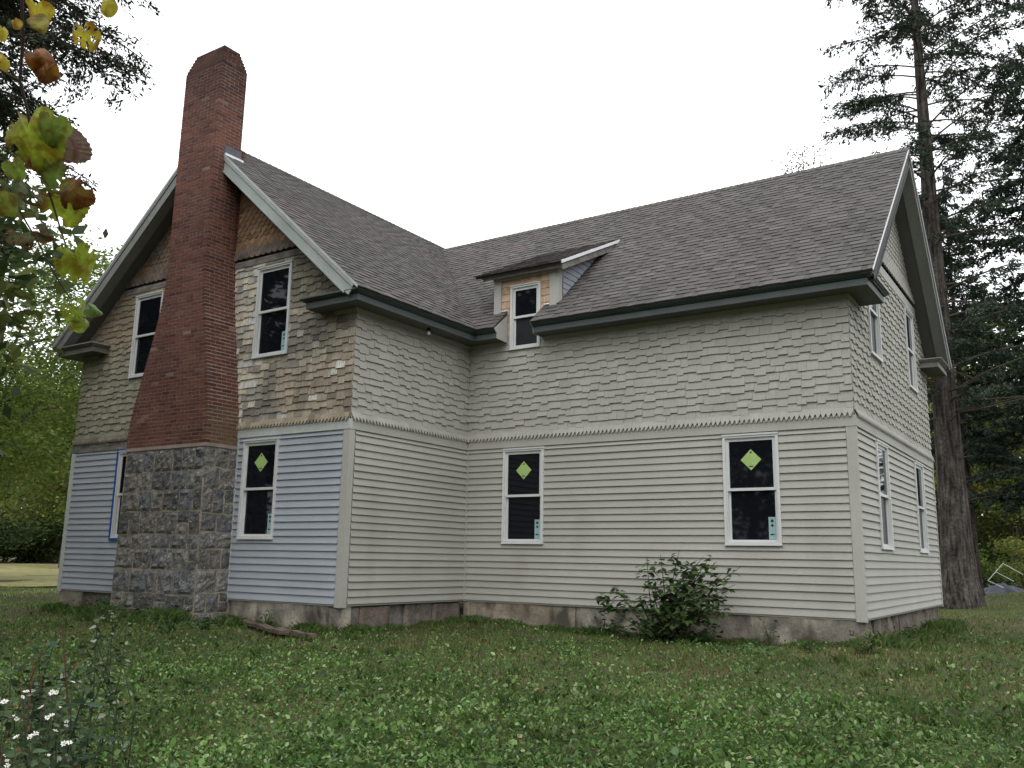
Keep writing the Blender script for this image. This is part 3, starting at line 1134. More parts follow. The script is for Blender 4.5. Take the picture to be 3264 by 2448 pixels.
for i in range(13):                                       # blue clapboards on the right cheek, sloping courses
    z0 = 5.48 + i * .115
    y_lo = .113
    y_hi0 = (z0 - ZE) / .872 - OV - .01
    def clap(b, z0=z0):
        z1 = z0 + .125
        ya0 = y_lo; 
        # left edge limited by the dormer roof line, right edge by the main roof
        def ylim(z): return (z - ZE) / .872 - OV
        def ymin(z): return max(y_lo, (z + .10 - 6.07) / DS - .26)
        a0, a1 = ymin(z0), ymin(z1); c0, c1 = ylim(z0), ylim(z1)
        if c0 - a0 < .02: c0 = a0 + .02
        if c1 - a1 < .02: c1 = a1 + .02
        q = [(a0, z0), (c0, z0), (c1, z1), (a1, z1)]
        th = (.020, .020, .006, .006)
        b.mesh([(1.961, y, z) for y, z in q] + [(1.961 + t, y, z) for (y, z), t in zip(q, th)],
               [(4, 5, 6, 7), (0, 1, 5, 4), (1, 2, 6, 5), (2, 3, 7, 6), (3, 0, 4, 7)], (.92, .92, .96))
    if z0 < 6.9: dpart('clapboard', M['siding_blue'], clap)
FDR = Frame((0, -.27, dz(-.27)), (1, 0, 0), (0, 1, DS))
def droof(b):
    fbox(b, FDR, .27, 2.185, .02, 2.76, -.055, -.001)
dpart('dormer_roof', M['deck'], droof)
def dshing(b):
    L_ = 2.50 * math.hypot(1, DS)
    r = 0
    while r * .14 < L_:
        u = .25
        while u < 2.2:
            wd = min(random.uniform(.1, .3), 2.2 - u)
            mossy = 1 if (r < 4 and random.random() < .75) else 0
            tn = roof_tint(u, r * .14, 8)
            tn = tuple(c * (.60 + .2 * random.random()) for c in tn) if mossy else tuple(c * .9 for c in tn)
            v, f = UNITS['wedge']
            m = Pieces.matrix(('wedge', FDR, u, r * .14 - (.02 if r == 0 else 0), wd, .165, random.choice((.011, .018, .026 if mossy else .018)), tn, 0, 0, 0))
            b.mesh([m @ Vector(p) for p in v], f, tn)
            u += wd
        r += 1
o = dpart('dormer_shingles', M['roofing'], dshing); o['kind'] = 'stuff'
dpart('rake_board', M['oldboard'], lambda b: fbox(b, FDR, 2.150, 2.178, .03, 2.35, -.16, -.056))
dpart('drip_edge', M['metal_white'], lambda b: fbox(b, FDR, 2.186, 2.206, .0, 2.62, -.042, .012))
dpart('eave_board', M['oldboard'], lambda b: fbox(b, FDR, .40, 2.148, .05, .08, -.12, -.056))
dpart('head_board', M['trim'], lambda b: b.box((.56, -.060, 5.985), (2.0, .02, 6.06)))
dpart('soffit', M['oldboard'], lambda b: fbox(b, FDR, .36, 2.149, .081, .34, -.075, -.056))
dpart('flashing', M['metal_white'], lambda b: fbox(b, FMF, 1.69, 1.80, .60, .66, .020, .032))
dpart('flashing', M['metal_dull'], lambda b: fbox(b, FMF, .735, .865, .58, .64, .020, .030))

# ------------------------------------------------------------------ chimney
YF, YB = -3.875, -3.215
def interp(z, tab):
    if z <= tab[0][0]: return tab[0][1]
    for (a, b_), (c, d) in zip(tab, tab[1:]):
        if z <= c: return b_ + (d - b_) * (z - a) / (c - a)
    return tab[-1][1]
CL = [(2.6, -4.93), (3.0, -4.92), (3.4, -4.83), (3.95, -4.66), (4.5, -4.485), (5.1, -4.32), (5.45, -4.25), (5.9, -4.215), (10.5, -4.205)]
CR = [(2.6, -2.672), (3.0, -2.68), (3.4, -2.735), (3.95, -2.825), (4.5, -2.92), (5.1, -3.02), (5.45, -3.07), (5.9, -3.11), (6.3, -3.125), (10.5, -3.13)]
chim = MB()
zs = [2.56, 3.0, 3.4, 3.95, 4.5, 5.1, 5.45, 5.9, 6.3, 9.86]
for z0, z1 in zip(zs, zs[1:]):
    i = .0035
    q = [(interp(z0, CL) + i, YF + i, z0), (interp(z0, CR) - i, YF + i, z0), (interp(z0, CR) - i, YB + .1, z0), (interp(z0, CL) + i, YB + .1, z0),
         (interp(z1, CL) + i, YF + i, z1), (interp(z1, CR) - i, YF + i, z1), (interp(z1, CR) - i, YB + .1, z1), (interp(z1, CL) + i, YB + .1, z1)]
    if z0 > 6: q = [(x, (y if y < -3.5 else YB - .075), z) for x, y, z in q]
    chim.mesh(q, [(3, 2, 1, 0), (4, 5, 6, 7), (0, 1, 5, 4), (1, 2, 6, 5), (2, 3, 7, 6), (3, 0, 4, 7)])
CRS = .0665
FX = Frame((0, 0, 0), (1, 0, 0), (0, 0, 1))


bricks = []
z = 2.60; r = 0
ZTOP = 10.29
while z < ZTOP:
    zm = z + CRS / 2
    xl, xr, yf, yb = interp(zm, CL), interp(zm, CR), YF, (YB + .02 if zm < 8.3 else YB - .075)
    left_courses = (ZTOP - z) / CRS
    if left_courses < 6.2:
        i = (6.2 - left_courses) * .021
        xl += i; xr -= i; yf += i * .9; yb -= i * .9
        chim.box((xl + .006, yf + .006, z), (xr - .006, yb - .006, z + CRS + (.0 if left_courses > 1 else -.012)))
    soot = 1.0 - .55 * min(max((z - 8.5) / 1.2, 0), 1)
    bd, bl, mj = .095, .200, .0115

    def tint_b(x, zz, face):
        n = vnoise(x * 1.5 + 3 * face, zz * 1.2)
        base = random.choices([(1, 1, 1), (.82, .76, .82), (1.12, .98, .90), (.66, .60, .66), (1.12, 1.2, 1.08)], [6, 3, 3, 1.2, .8])[0]
        k = (.82 + .36 * n) * soot * random.uniform(.88, 1.1)
        if zz < 3.25 and face == 1: base = (1.05, 1.45, 1.1)
        if random.random() < .008: base = (1.5, 2.2, 2.4)
        return tuple(c * k for c in base)
    even = r % 2 == 0
    # front, laid from the right arris to the left edge
    header = (r % 9 == 4)
    u = xr if even else xr - bd - mj
    first = True
    while u > xl + .015:
        ln = .098 if header else bl
        ln *= random.uniform(.97, 1.02)
        a = max(u - ln, xl)
        if a - xl < .05: a = xl
        pr = random.uniform(-.001, .002)
        bricks.append(((a, yf - pr, z + mj / 2), (u, yf + bd, z + CRS - mj / 2), tint_b(u, z, 0)))
        u = a - mj
    # right and left faces
    for face, xx in ((1, xr), (2, xl)):
        y0 = yf if (not even and face == 1) else yf + bd + mj
        while y0 < yb - .015:
            ln = bl * random.uniform(.97, 1.02)
            y1 = min(y0 + ln, yb)
            if yb - y1 < .05: y1 = yb
            pr = random.uniform(-.001, .002)
            lo, hi = (xx - bd, xx + pr) if face == 1 else (xx - pr, xx + bd)
            bricks.append(((lo, y0, z + mj / 2), (hi, y1, z + CRS - mj / 2), tint_b(y0, z, face)))
            y0 = y1 + mj
    z += CRS; r += 1
# lumpy mortar crown
for i in range(10):
    a = -4.10 + i * .088
    h = .004 + .012 * math.sin(i * 1.7) ** 2
    chim.box((a + .06, YF + .20, ZTOP - .03), (a + .14, YB - .26, ZTOP + h)) if i < 8 else None
# stone base core
chim.box((-4.945, -3.885, 2.545), (-2.655, -3.10, 2.605))
core_lo = -.75
chim.mesh([(-4.97 - .0, -3.872, core_lo), (-2.63, -3.872, core_lo), (-2.63, -3.1, core_lo), (-4.97, -3.1, core_lo),
           (-4.925, -3.862, 2.546), (-2.676, -3.862, 2.546), (-2.676, -3.1, 2.546), (-4.925, -3.1, 2.546)],
          [(3, 2, 1, 0), (4, 5, 6, 7), (0, 1, 5, 4), (1, 2, 6, 5), (2, 3, 7, 6), (3, 0, 4, 7)], mi=1)
chimney = chim.build('chimney', [M['mortar'], M['stone_mortar']], house)
chimney['label'] = 'tall red brick chimney flaring to a rough grey stone base'


def bkey(q):
    lo, hi, t = q
    c = Vector(((lo[0] + hi[0]) / 2, (lo[1] + hi[1]) / 2, (lo[2] + hi[2]) / 2))
    right = lo[1] > YF + .05 and lo[0] > -3.9
    left = lo[1] > YF + .05 and lo[0] < -3.9
    ar = (hi[0] - lo[0]) if not (right or left) else (hi[1] - lo[1]) * (.75 if right else 0)
    return -ar / (c - CAM_P).length_squared


bricks.sort(key=bkey)
ub = unit_mesh('box', M['brick'])
for lo, hi, t in bricks[:300]:
    o = bpy.data.objects.new('brick', ub); o.color = (*t, 1)
    COL.objects.link(o); o.parent = chimney
    o.matrix_basis = Matrix.Translation(lo) @ Matrix.Diagonal((hi[0] - lo[0], hi[1] - lo[1], hi[2] - lo[2], 1))
b = MB()
for lo, hi, t in bricks[300:]: b.box(lo, hi, t)
o = b.build('brickwork', M['brick'], chimney); o['kind'] = 'stuff'
# lead flashing where it passes the roof
b = MB()
zr0 = ZE + (ZRW - ZE) / (OV - XW) * (OV - (-3.13))
b.box((-3.135, -3.66, zr0 + .02), (-3.118, YB - .07, zr0 + .19))
b.box((-3.20, YB - .08, zr0 + .02), (-3.117, YB - .062, zr0 + .24))
b.build('flashing', M['lead'], chimney)
b = MB(); b.box((-3.128, -3.66, zr0 - .05), (-3.085, YB - .03, zr0 + .022)); b.build('flashing', M['metal_white'], chimney)


# stones
def stone_mesh(wd, ht, tint, amp=.045):
    nx, nz = max(3, int(wd / .045)), max(3, int(ht / .045))
    ph = random.uniform(0, 50)
    v, f = [], []
    for j in range(nz + 1):
        for i in range(nx + 1):
            a, c = i / nx, j / nz
            e = min(a, 1 - a) * wd, min(c, 1 - c) * ht
            edge = min(1, min(e) / .05)
            n = vnoise(a * wd * 9 + ph, c * ht * 9 + ph) - .5
            n2 = vnoise(a * wd * 22 + ph, c * ht * 30 + ph) - .5
            t = .007 + amp * (edge ** .5) * (.45 + n * 1.7) + n2 * .03 * edge
            dx = (vnoise(ph + c * 4, 3) - .5) * .03 * (1 if a in (0, 1) else 0)
            dz_ = (vnoise(ph + a * 4, 8) - .5) * .03 * (1 if c in (0, 1) else 0)
            v.append((a * wd + dx, -max(t, .004), c * ht + dz_))
    W1 = nx + 1
    for j in range(nz):
        for i in range(nx):
            q = (j * W1 + i, j * W1 + i + 1, (j + 1) * W1 + i + 1, (j + 1) * W1 + i)
            f.append(q)
    ring = [i for i in range(W1)] + [j * W1 + nx for j in range(1, nz + 1)] + [nz * W1 + i for i in range(nx - 1, -1, -1)] + [j * W1 for j in range(nz - 1, 0, -1)]
    base = len(v)
    for k in ring: v.append((v[k][0], .03, v[k][2]))
    for k in range(len(ring)):
        k2 = (k + 1) % len(ring)
        f.append((ring[k], base + k, base + k2, ring[k2]))
    return v, f


def lay_stones(u_range, z_range, place, name, parent, material, wmin=.24, wmax=.60, hmin=.24, hmax=.42, amp=.028, gap=.024, pal=None):
    z = z_range[0]
    while z < z_range[1] - .06:
        h = random.uniform(hmin, hmax)
        if z_range[1] - z - h < hmin * .7: h = z_range[1] - z
        u = u_range[0]
        while u < u_range[1] - .04:
            wd = random.uniform(wmin, wmax)
            if u_range[1] - u - wd < wmin * .8: wd = u_range[1] - u
            subs = [(0, h)]
            if h > .26 and wd < .34 and random.random() < .35:
                k = random.uniform(.4, .6) * h; subs = [(0, k), (k, h)]
            for (a, c) in subs:
                g = gap * random.uniform(.7, 1.4)
                t = random.choice(pal or [(1, 1, 1), (.80, .80, .81), (1.18, 1.15, 1.1), (.92, .96, 1.02), (1.08, 1.02, .95), (.68, .68, .68), (1.3, 1.28, 1.24)])
                g1_ = random.uniform(.85, 1.15); t = tuple(x * g1_ for x in t)
                v, f = stone_mesh(wd - g, c - a - g, t, amp)
                mb = MB(); mb.mesh([place(u + g / 2 + p[0], z + a + g / 2 + p[2], -p[1]) for p in v], f, t)
                mb.build(name, material, parent)
            u += wd
        z += h


def lerp_side(z, a, c): return a + (c - a) * min(max((z + .75) / 3.3, 0), 1)
lay_stones((-4.955, -2.645), (-.62, 2.545), lambda u, z, t: (-3.80 + (u + 3.80) * (1.0 - .012 * (z + .62)), -3.870 + .003 * z - t, z), 'stone', chimney, M['stone'])
lay_stones((-3.87, -3.19), (-.62, 2.545), lambda u, z, t: (lerp_side(z, -2.632, -2.678) + t, u, z), 'stone', chimney, M['stone'], wmin=.2, wmax=.45)

# ------------------------------------------------------------------ foundation
fnd = empty('foundation', (0, 0, -.1)); fnd.parent = house; fnd.matrix_parent_inverse = Matrix.Translation(-house.location)


def found_block(fr, u0, u1, z0, z1, t, material, name, tint=(1, 1, 1), amp=.03, cell=.09):
    nx, nz = max(2, int((u1 - u0) / cell)), max(2, int((z1 - z0) / cell))
    ph = random.uniform(0, 90)
    v, f = [], []
    for j in range(nz + 1):
        for i in range(nx + 1):
            a, c = u0 + (u1 - u0) * i / nx, z0 + (z1 - z0) * j / nz
            d = amp * (vnoise(a * 2.4 + ph, c * 3 + ph) + .5 * vnoise(a * 7 + ph, c * 7 + ph) - .75)
            if i in (0, nx): d -= amp * .4
            v.append(fr.p(a, c, t + d))
    for j in range(nz):
        for i in range(nx):
            k = j * (nx + 1) + i
            f.append((k, k + 1, k + nx + 2, k + nx + 1))
    n0 = len(v)
    W1 = nx + 1
    ring = [i for i in range(W1)] + [j * W1 + nx for j in range(1, nz + 1)] + [nz * W1 + i for i in range(nx - 1, -1, -1)] + [j * W1 for j in range(nz - 1, 0, -1)]
    for k in ring:
        p = v[k]; dd = (p - fr.O).dot(fr.n); v.append(p - fr.n * (dd + .25))
    for k in range(len(ring)):
        f.append((ring[k], n0 + k, n0 + (k + 1) % len(ring), ring[(k + 1) % len(ring)]))
    b = MB(); b.mesh(v, f, tint)
    o = bpy.data.objects.new(name, b.data(name, material)); COL.objects.link(o); o.parent = fnd
    o.matrix_parent_inverse = Matrix.Translation(-Vector(fnd.location))
    return o


found_block(FC, .0, 2.35, -1.0, -.034, -.012, M['concrete'], 'foundation_wall', (1.05, .98, .88))
found_block(FC, 2.37, 4.4, -1.0, -.034, -.022, M['concrete'], 'foundation_wall', (.9, .9, .9))
found_block(FC, 4.42, LC - .01, -1.0, -.034, -.005, M['concrete'], 'foundation_wall', (.85, .84, .82), .045)
ub_ = [-LB + .0, -2.72, -1.98, -1.62, -.86, -.03]
for i, (a, c) in enumerate(zip(ub_, ub_[1:])):
    found_block(FB, a + .012, c - .012, -1.0, -.036 - random.uniform(0, .03), -.02 - random.uniform(0, .03), M['rubble'], 'foundation_stone',
                [(.95, .96, .95), (.95, .88, .82), (.7, .72, .75), (1.0, .95, .9), (1.05, .95, .88)][i], .05, .07)
found_block(FB, -LB + .05, -.0, -1.0, -.05, -.09, M['concrete'], 'foundation_wall', (.6, .6, .6), .01)
found_block(FA, -2.62, -.01, -1.0, -.036, -.01, M['concrete'], 'foundation_wall', (1.05, 1.05, 1.02), .05)
found_block(FA, -LA + .05, -7.0, -1.0, -.036, -.005, M['concrete'], 'foundation_wall', (.8, .78, .75), .02)
found_block(FA, -6.99, -4.98, -1.0, -.036, -.06, M['rubble'], 'foundation_wall', (.7, .7, .68), .03)
u = 0.02
while u < LD - .1:
    wd = random.uniform(.3, .6)
    zsp = random.uniform(-.42, -.25)
    found_block(FD, u, min(u + wd, LD) - .02, zsp + .012, -.036, -.03 - random.uniform(0, .05), M['rubble'], 'foundation_stone', jit((.95, .9, .82), .15), .06, .06)
    found_block(FD, u + .05, min(u + wd, LD) + .02, -1.0, zsp - .012, -.02 - random.uniform(0, .05), M['rubble'], 'foundation_stone', jit((.9, .88, .8), .15), .06, .06)
    u += wd
found_block(FD, .05, LD, -1.0, -.05, -.13, M['concrete'], 'foundation_wall', (.5, .5, .5), .01)
# ------------------------------------------------------------------ ground
M['ground'] = mat('lawn_soil', (.050, .062, .026), .95, .25, .5, .3, 25, piece=False, bump=.6, bscale=30, spec=.1,
                  mottle=((.085, .075, .038), .9, .8))
M['field'] = mat('mown_field', (.225, .205, .092), .95, .2, .25, .2, 3, piece=False, spec=.1, mottle=((.20, .20, .075), .5, .7))
M['leaf'] = mat('foliage', (1, 1, 1), .6, .10, 1.2, .0, 1, spec=.12, translucent=.32)
M['grass'] = mat('grass_blades', (1, 1, 1), .6, .14, .8, .0, 1, spec=.12, translucent=.25)
M['needle'] = mat('conifer_sprays', (1, 1, 1), .7, .12, 1.0, .0, 1, spec=.15, translucent=.15)
M['bark'] = mat('bark', (.060, .052, .046), .95, .3, 3, .35, 14, bump=1.0, bscale=9, grain=(13, .75), gdir=(1, 1, .10), spec=.1)
M['bark_limb'] = mat('bark_limb', (.085, .070, .056), .95, .2, 3, .2, 20, spec=.1)
M['stem'] = mat('plant_stem', (1, 1, 1), .7, .1, 5, .0, 1, spec=.2)
M['vine_leaf'] = mat('vine_leaf', (1, 1, 1), .5, .2, 14, .16, 90, spec=.25, translucent=.45, mottle=((.62, .36, .30), 38, .85))
M['petal'] = mat('petal_white', (.80, .80, .76), .6, .05, 6, 0, 1, spec=.2, translucent=.25)
M['tarp'] = mat('tarp_slate', (.045, .052, .064), .6, .3, 4, .1, 20, spec=.3, piece=False, bump=.5, bscale=6)


def axis(core, lo, hi, step, far):
    a = list(np.arange(lo, hi + step / 2, step))
    x = hi; s_ = step
    while x < far: s_ *= 1.35; x += s_; a.append(x)
    x = lo; s_ = step; pre = []
    while x > -far: s_ *= 1.35; x -= s_; pre.append(x)
    return np.array(pre[::-1] + a)


gx, gy = axis(0, -22, 26, .6, 900), axis(0, -22, 30, .6, 900)
X, Y = np.meshgrid(gx, gy)
Zg = ground_z(X, Y)
V = np.stack([X, Y, Zg], -1).reshape(-1, 3)
nx_, ny_ = len(gx), len(gy)
I = np.arange(nx_ * ny_).reshape(ny_, nx_)
F = np.stack([I[:-1, :-1], I[:-1, 1:], I[1:, 1:], I[1:, :-1]], -1).reshape(-1, 4)
o = np_mesh('ground', V, 4, np.ones((len(V), 3)), M['ground'], faces=F, smooth=True)
tag(o, 'lawn ground sloping gently past the house', 'ground', kind='structure')

# pale mown field far left, lying across the sight line
fd = ray(100, 1800); fd = Vector((fd.x, fd.y, 0)).normalized(); fs = Vector((-fd.y, fd.x, 0))
vv, ff = [], []
nn, mm = 14, 24
for i in range(nn + 1):
    for j in range(mm + 1):
        r_ = 33 + (74 - 33) * i / nn
        s_ = -30 + 60 * j / mm
        wob = 1.5 * math.sin(j * .9) if i == 0 else 0
        p = Vector((CAM_P.x, CAM_P.y, 0)) + fd * (r_ + wob) + fs * s_
        vv.append((p.x, p.y, gz(p.x, p.y) + .03))
for i in range(nn):
    for j in range(mm):
        k = i * (mm + 1) + j
        ff.append((k, k + mm + 1, k + mm + 2, k + 1))
b = MB(); b.mesh(vv, ff)
tag(b.build('field', M['field'], smooth=True), 'pale mown hay field beyond the lawn on the left', 'field', kind='structure')


# ------------------------------------------------------------------ grass and low leaves
def unit_vecs(n):
    a = rng.uniform(0, 2 * np.pi, n)
    return np.stack([np.cos(a), np.sin(a)], -1)


def npnoise(x, y, s):
    # cheap smooth noise from sines
    return (np.sin(x * s * 1.1 + 1.3) * np.cos(y * s * .9 + .7) + np.sin(x * s * 2.3 + y * s * 1.7 + 2.1) * .6 + np.sin(y * s * 3.1 - x * s * 1.3) * .4) / 2.0


def inside_house(x, y, m=.03):
    a = (x > -LA - m) & (x < m) & (y > -LB - m) & (y < LD + m)
    c = (x > -.1) & (x < LC + m) & (y > -m) & (y < LD + m)
    d = (x > -4.99) & (x < -2.6) & (y > -3.92) & (y < -3)
    return a | c | d


yaw0 = math.atan2(_fw.y, _fw.x)


def scatter(n, r0, r1, half=math.radians(50), power=1.0):
    u = rng.random(n)
    if power == 1.0:
        r = r0 * (r1 / r0) ** u
    else:
        e = 1.0 - power + 1e-6
        r = (r0 ** e + u * (r1 ** e - r0 ** e)) ** (1 / e)
    a = yaw0 + rng.uniform(-half, half, n)
    x, y = CAM_P.x + r * np.cos(a), CAM_P.y + r * np.sin(a)
    k = ~inside_house(x, y)
    return x[k], y[k], r[k]


def patch(x, y):                          # 0 = broad-leaved, 1 = dry and brown
    near = np.clip((-y - 4.2) / 3.0, 0, 1)
    p = np.clip(.5 + .45 * npnoise(x, y, .8) + .3 * npnoise(x + 9, y - 4, 2.6), 0, 1)
    return np.clip((1 - near) * .60 + .75 * (p - .5), 0, 1), p


# blades
x, y, r = scatter(230000, 3.0, 34, power=.75)
z = ground_z(x, y)
dry, p = patch(x, y)
n = len(x)
h = rng.uniform(.025, .065, n) * (1 + .35 * p) * np.where(r > 16, .9, 1.0)
wd = rng.uniform(.0022, .0045, n) * np.clip(r / 7, 1, 3.2)
d = unit_vecs(n); s_ = np.stack([-d[:, 1], d[:, 0]], -1)
lean = rng.uniform(.1, 1.0, n) * h
base = np.stack([x, y, z - .005], -1)
Vb = np.empty((n, 3, 3))
Vb[:, 0] = base; Vb[:, 0, :2] -= s_ * wd[:, None]
Vb[:, 1] = base; Vb[:, 1, :2] += s_ * wd[:, None]
Vb[:, 2] = base + np.stack([d[:, 0] * lean, d[:, 1] * lean, h], -1)
g1, g2, g3 = np.array((.056, .110, .018)), np.array((.118, .190, .040)), np.array((.150, .120, .055))
k = rng.random(n)[:, None]
col = g1 * (1 - k) + g2 * k
m_ = (rng.random(n) < .05 + .62 * dry)[:, None]
col = np.where(m_, g3 * rng.uniform(.55, 1.1, (n, 1)), col)
far = np.clip((r - 16) / 10, 0, 1)[:, None]  # distant blades lightened: a sunnier lawn put into their colour
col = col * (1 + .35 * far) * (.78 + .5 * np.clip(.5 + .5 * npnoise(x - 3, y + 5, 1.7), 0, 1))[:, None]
col = col * (1 + .9 * np.clip((-x - 8.5) / 3, 0, 1))[:, None]  # far-left blades brightened in colour to stand in for sunnier, less shaded lawn
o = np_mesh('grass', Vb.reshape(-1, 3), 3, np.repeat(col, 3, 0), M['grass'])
tag(o, 'short green and browning grass of the lawn', 'grass', kind='stuff')

# longer tufts on the lawn and uncut grass along the foundation
tx, ty, th_ = [], [], []
cx_, cy_, cr_ = scatter(420, 4.5, 20, power=.9)
for a_, b_ in zip(cx_, cy_):
    m2 = rng.integers(10, 34); sg = rng.uniform(.02, .07)
    tx.append(a_ + rng.normal(0, sg, m2)); ty.append(b_ + rng.normal(0, sg, m2)); th_.append(rng.uniform(.05, .13, m2))
def along(p0, p1, n2, off, hmax):
    t2 = rng.random(n2); d2 = np.abs(rng.normal(0, off, n2)) + .02
    nx2, ny2 = (p1[1] - p0[1]), -(p1[0] - p0[0]); L2 = math.hypot(nx2, ny2)
    tx.append(p0[0] + (p1[0] - p0[0]) * t2 + nx2 / L2 * d2); ty.append(p0[1] + (p1[1] - p0[1]) * t2 + ny2 / L2 * d2)
    th_.append(rng.uniform(.05, hmax, n2) * (.4 + .9 * np.clip(.5 + .6 * np.sin(t2 * L2 * 2.3 + 1) * np.sin(t2 * L2 * 5.1), 0, 1)))
along((-LA, -LB), (-4.98, -LB), 1500, .22, .20)
along((-5.0, -3.9), (-2.6, -3.9), 2600, .25, .28)
along((-2.6, -LB), (0, -LB), 1700, .18, .16)
along((0, -LB), (0, -.1), 1600, .15, .13)
along((0, 0), (LC, 0), 4200, .16, .13)
along((LC, 0), (LC, LD), 2600, .25, .22)
x, y, h = np.concatenate(tx), np.concatenate(ty), np.concatenate(th_)
k = ~inside_house(x, y, .0); x, y, h = x[k], y[k], h[k]
n = len(x); z = ground_z(x, y)
d = unit_vecs(n); s_ = np.stack([-d[:, 1], d[:, 0]], -1)
wd = rng.uniform(.0016, .0034, n)
base = np.stack([x, y, z - .005], -1)
ln_ = rng.uniform(.15, .9, n) * h
Vb = np.empty((n, 4, 3))
Vb[:, 0] = base; Vb[:, 0, :2] -= s_ * wd[:, None]
Vb[:, 1] = base; Vb[:, 1, :2] += s_ * wd[:, None]
mid_ = base + np.stack([d[:, 0] * ln_ * .35, d[:, 1] * ln_ * .35, h * .65], -1)
Vb[:, 2] = mid_; Vb[:, 2, :2] += s_ * wd[:, None] * .8
Vb[:, 3] = base + np.stack([d[:, 0] * ln_, d[:, 1] * ln_, h * .92], -1)
col = np.array([(.05, .095, .02), (.085, .145, .035), (.12, .13, .055), (.06, .12, .03)])[rng.choice(4, n)] * rng.uniform(.7, 1.2, (n, 1))
o = np_mesh('tall_grass', Vb.reshape(-1, 4 * 3).reshape(-1, 3), 4, np.repeat(col, 4, 0), M['grass'])
tag(o, 'longer grass in tufts on the lawn and along the foundation', 'grass', kind='stuff')

# broad leaves of clover and plantain
x, y, r = scatter(230000, 3.2, 22, power=1.1)
dry, p = patch(x, y)
keep = rng.random(len(x)) < np.clip(1.15 - 1.35 * dry + .35 * (p - .5), .06, 1)
x, y, r, dry, p = x[keep], y[keep], r[keep], dry[keep], p[keep]
n = len(x)
z = ground_z(x, y) + rng.uniform(.004, .095, n) * (.45 + .8 * p)
L_ = rng.uniform(.018, .046, n) * np.where(rng.random(n) < .12, 1.7, 1)
d = unit_vecs(n)
el = rng.uniform(-.9, 1.15, n)
D3 = np.stack([d[:, 0] * np.cos(el), d[:, 1] * np.cos(el), np.sin(el)], -1)
S3 = np.stack([-d[:, 1], d[:, 0], rng.uniform(-.9, .9, n)], -1)
C = np.stack([x, y, z], -1)
asp = rng.uniform(.16, .40, n)[:, None]
Vl = np.empty((n, 6, 3))
Lr = L_[:, None]
fold = np.array((0, 0, -.12))
Vl[:, 0] = C
Vl[:, 1] = C + D3 * Lr * .3 + S3 * Lr * asp * .85
Vl[:, 2] = C + D3 * Lr * .75 + S3 * Lr * asp * .8
Vl[:, 3] = C + D3 * Lr * 1.05 + fold * Lr
Vl[:, 4] = C + D3 * Lr * .75 - S3 * Lr * asp * .8
Vl[:, 5] = C + D3 * Lr * .3 - S3 * Lr * asp * .85
pal = np.array([(.074, .150, .031), (.112, .202, .050), (.180, .275, .090), (.040, .082, .023), (.255, .335, .16), (.096, .170, .078)])
col = pal[rng.choice(6, n, p=[.27, .23, .17, .18, .07, .08])] * rng.uniform(.7, 1.15, (n, 1)) * (.72 + .55 * np.clip(.5 + .6 * npnoise(x + 2, y, 1.3), 0, 1))[:, None]
o = np_mesh('clover', Vl.reshape(-1, 3), 6, np.repeat(col, 6, 0), M['leaf'])
tag(o, 'dense clover and plantain leaves covering the near lawn', 'ground cover', kind='stuff')


# ------------------------------------------------------------------ trees
def leaf_quads(C, size, flat=.4, up=.35, aspect=.5):
    n = len(C)
    d = rng.normal(size=(n, 3)); d[:, 2] = d[:, 2] * flat - .25
    d /= np.linalg.norm(d, axis=1)[:, None]
    nrm = rng.normal(size=(n, 3)); nrm[:, 2] += up * 2.5
    s = np.cross(d, nrm); s /= np.linalg.norm(s, axis=1)[:, None] + 1e-9
    L = (size * rng.uniform(.65, 1.3, n))[:, None]
    V = np.empty((n, 4, 3))
    V[:, 0] = C - d * L * .5
    V[:, 1] = C + s * L * aspect * .5
    V[:, 2] = C + d * L * .5
    V[:, 3] = C - s * L * aspect * .5
    return V.reshape(-1, 3)


